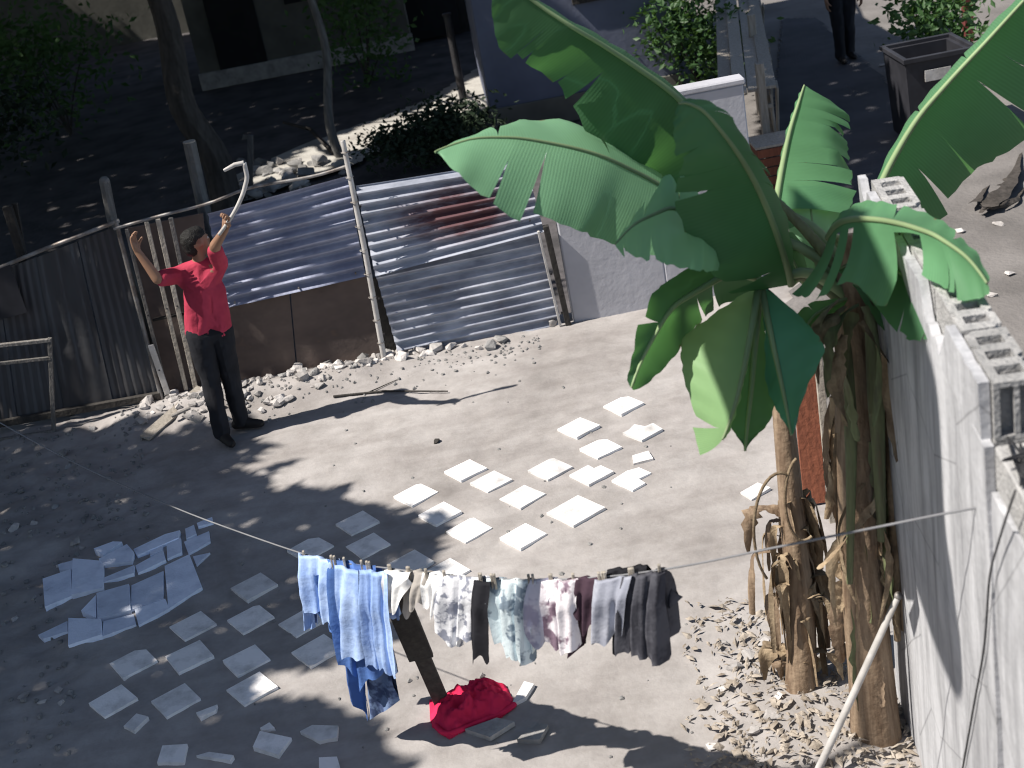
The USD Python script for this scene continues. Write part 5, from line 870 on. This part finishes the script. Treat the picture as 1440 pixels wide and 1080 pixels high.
shrub('shrub', 'dim thin-leaved shrub in front of the far beige house', G(520, 120), 0.9, 1.8, 1400, 0.12, 53)
shrub('shrub', 'dark undergrowth shrub at the top left under the trees', G(100, 190), 1.5, 1.9, 1800, 0.14, 54)
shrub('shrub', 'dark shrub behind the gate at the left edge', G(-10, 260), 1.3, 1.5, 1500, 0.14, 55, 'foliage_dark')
shrub('shrub', 'dark leafy shrub over the bin in the alley', G(1325, 120) + [0, 0.3, 0], 0.7, 1.1, 1500, 0.12, 56)
bp = thing('far_post', 'short black post standing on the sunlit path by the blue building', 'post', G(652, 138))
a = G(652, 140); b_ = Yp(628, 20, a[1]); obj('post', tube([a - [0, 0, 0.1], b_], [0.06, 0.055], 9), MAT['dark_steel'], bp, smooth=True); obj('cap', trimesh.creation.cylinder(0.07, 0.03, sections=10).apply_translation(b_), MAT['dark_steel'], bp)
br = thing('leaning_branch', 'dark forked branch leaning across the pale path behind the fence', 'branch', G(470, 218))
obj('branch', tube([G(474, 220), G(440, 196) + [0, 0, 0.15], G(398, 172, 0.3)], [0.035, 0.03, 0.02], 7), MAT['wood_dark'], br, smooth=True); obj('fork', tube([G(440, 196) + [0, 0, 0.15], G(430, 178, 0.45)], [0.02, 0.01], 6), MAT['wood_dark'], br, smooth=True)
debris = thing('debris_pile', 'pile of grey stones and scraps just behind the bluish sheet', 'debris', G(415, 250))
for k in range(46):
    p = G(rng.uniform(335, 490), 0) if False else G(rng.uniform(335, 485), rng.uniform(228, 278)); r = rng.uniform(0.05, 0.16); m = rock(r, 3000+k); m.apply_translation(p + [0, 0, r*0.3]); obj('stone', m, MAT['stone_grey' if rng.random() < 0.7 else 'stone_pale'], debris, smooth=False)
for k, (a, b_) in enumerate((((352, 270), (352, 190)), ((345, 190), (330, 262)))): obj('stake', bar(G(*a), Yp(*b_, G(*a)[1]), 0.07, 0.05), MAT['wood_grey'], debris)

# the alley at the upper right
G0, G1 = G(1098, 248), G(1062, 40)
pfw = thing('plank_fence', 'pale weathered plank fence along the left side of the alley', 'fence', G0)
dirv = (G1-G0)/np.linalg.norm(G1-G0); Lf = np.linalg.norm(G1-G0); nb = 22
for k in range(nb):
    c = G0 + dirv*(Lf*(k+0.5)/nb); hgt = 0.90 + rng.uniform(-0.12, 0.06); obj('plank', bar(c - [0, 0, 0.05], c + [rng.normal(0, 0.04), rng.normal(0, 0.03), hgt], Lf/nb*0.86, 0.022, roll=math.atan2(dirv[1], dirv[0])), MAT['wood_pale'], pfw)
for k in range(4):
    o_ = np.array([-0.03 - 0.155*k, 0, 0.98 + rng.uniform(-0.02, 0.02)]); obj('shelf_board', bar(G0 + o_ + dirv*rng.uniform(-0.1, 0.15), G1 + o_ + [0, rng.uniform(-0.3, 0.1), rng.uniform(-0.02, 0.03)], 0.145, 0.03), MAT['wood_pale'], pfw)
for h in (0.3, 0.78): obj('rail', bar(G0 + [-0.05, 0, h], G1 + [-0.05, 0, h], 0.06, 0.04), MAT['wood_pale'], pfw)
for k in range(4):
    c = G0 + dirv*Lf*k/3.0 + [-0.11, 0, 0]; obj('post', bar(c - [0, 0, 0.1], c + [0, 0, 1.25], 0.08, 0.08), MAT['wood_pale'], pfw)
cr_ = thing('wooden_crate', 'brown wooden crate at the near end of the plank fence', 'crate', G(1096, 262))
cc = G(1098, 262); 
for k in range(5): obj('slat', box((0.5, 0.02, 0.085), cc + [0, -0.21, 0.05+0.1*k], bev=0.003), MAT['wood_red'], cr_)
for sx in (-1, 1):
    for k in range(5): obj('slat', box((0.02, 0.38, 0.085), cc + [0.24*sx, -0.005, 0.05+0.1*k], bev=0.003), MAT['wood_red'], cr_)
obj('lid', box((0.54, 0.44, 0.025), cc + [0, 0, 0.515], bev=0.003), MAT['wood_pale'], cr_)
bn = thing('planter_bin', 'dark square planter box with a pale label plate in the alley', 'planter', G(1305, 205))
c = G(1308, 200); w = 0.75
body = m3.Manifold.batch_hull([m3.Manifold.cube([w*0.86, w*0.86, 0.01], True), m3.Manifold.cube([w, w, 0.01], True).translate([0, 0, 0.95])]) - m3.Manifold.cube([w*0.82, w*0.82, 0.5], True).translate([0, 0, 1.0])
g_ = body.to_mesh(); m = trimesh.Trimesh(g_.vert_properties[:, :3], g_.tri_verts); m.apply_translation(c + [0.1, 0.2, 0]); obj('box', m, MAT['bin_dark'], bn)
obj('rim', cat([box((w+0.06, 0.05, 0.05), c + [0.1, 0.2 + s_*w/2, 0.97], bev=0.004) for s_ in (-1, 1)] + [box((0.05, w-0.06, 0.05), c + [0.1 + s_*w/2, 0.2, 0.97], bev=0.004) for s_ in (-1, 1)]), MAT['bin_dark'], bn)
obj('plate', box((0.28, 0.012, 0.12), c + [0.06, 0.2-w/2-0.008, 0.78], bev=0.002), MAT['pole_pale'], bn)
rp_ = thing('red_post', 'dull red post beyond the planter at the upper right edge', 'post', G(1362, 40))
a = G(1362, 60); obj('post', bar(a - [0, 0, 0.1], a + [0, 0, 1.5], 0.12, 0.12), MAT['red_board'], rp_); obj('cap', box((0.16, 0.16, 0.05), a + [0, 0, 1.52], bev=0.01), MAT['red_board'], rp_)
# dry fallen leaf on the alley ground
c = G(1405, 275); fl = thing('fallen_leaf', 'dark dry banana leaf curled on the pale alley ground at the right edge', 'leaf', c)
for k, pts in enumerate((((1378, 300), (1410, 270), (1436, 215)), ((1385, 290), (1420, 285), (1440, 250)), ((1370, 285), (1395, 262), (1420, 250)))):
    obj('blade', ribbon([G(*q_, 0.06 + 0.06*math.sin(i*2+k)) for i, q_ in enumerate(pts)], 0.16, 80+k, 1.2), MAT['bark'], fl, smooth=True)
ALY = ['pale stone beside the sunlit strip left of the planter', 'pale stone just behind the far end of the block wall', 'pale stone on the bare ground below the curled dry leaf', 'pale stone at the right edge above the hollow blocks', 'pale stone behind the hollow block wall, nearest the camera', 'pale stone right of the walking legs', 'pale stone between the walking legs and the planter']
for k, (x, y) in enumerate(((1290, 78), (1350, 330), (1405, 320), (1420, 390), (1395, 420), (1240, 95), (1258, 150))):
    p = G(x, y); m = rock(0.05, 900+k, 0.5); m.apply_translation(p + [0, 0, 0.04]); obj('stone', m, MAT['stone_pale'], label=ALY[k], cat='stone', group='stones on the alley ground', smooth=False)
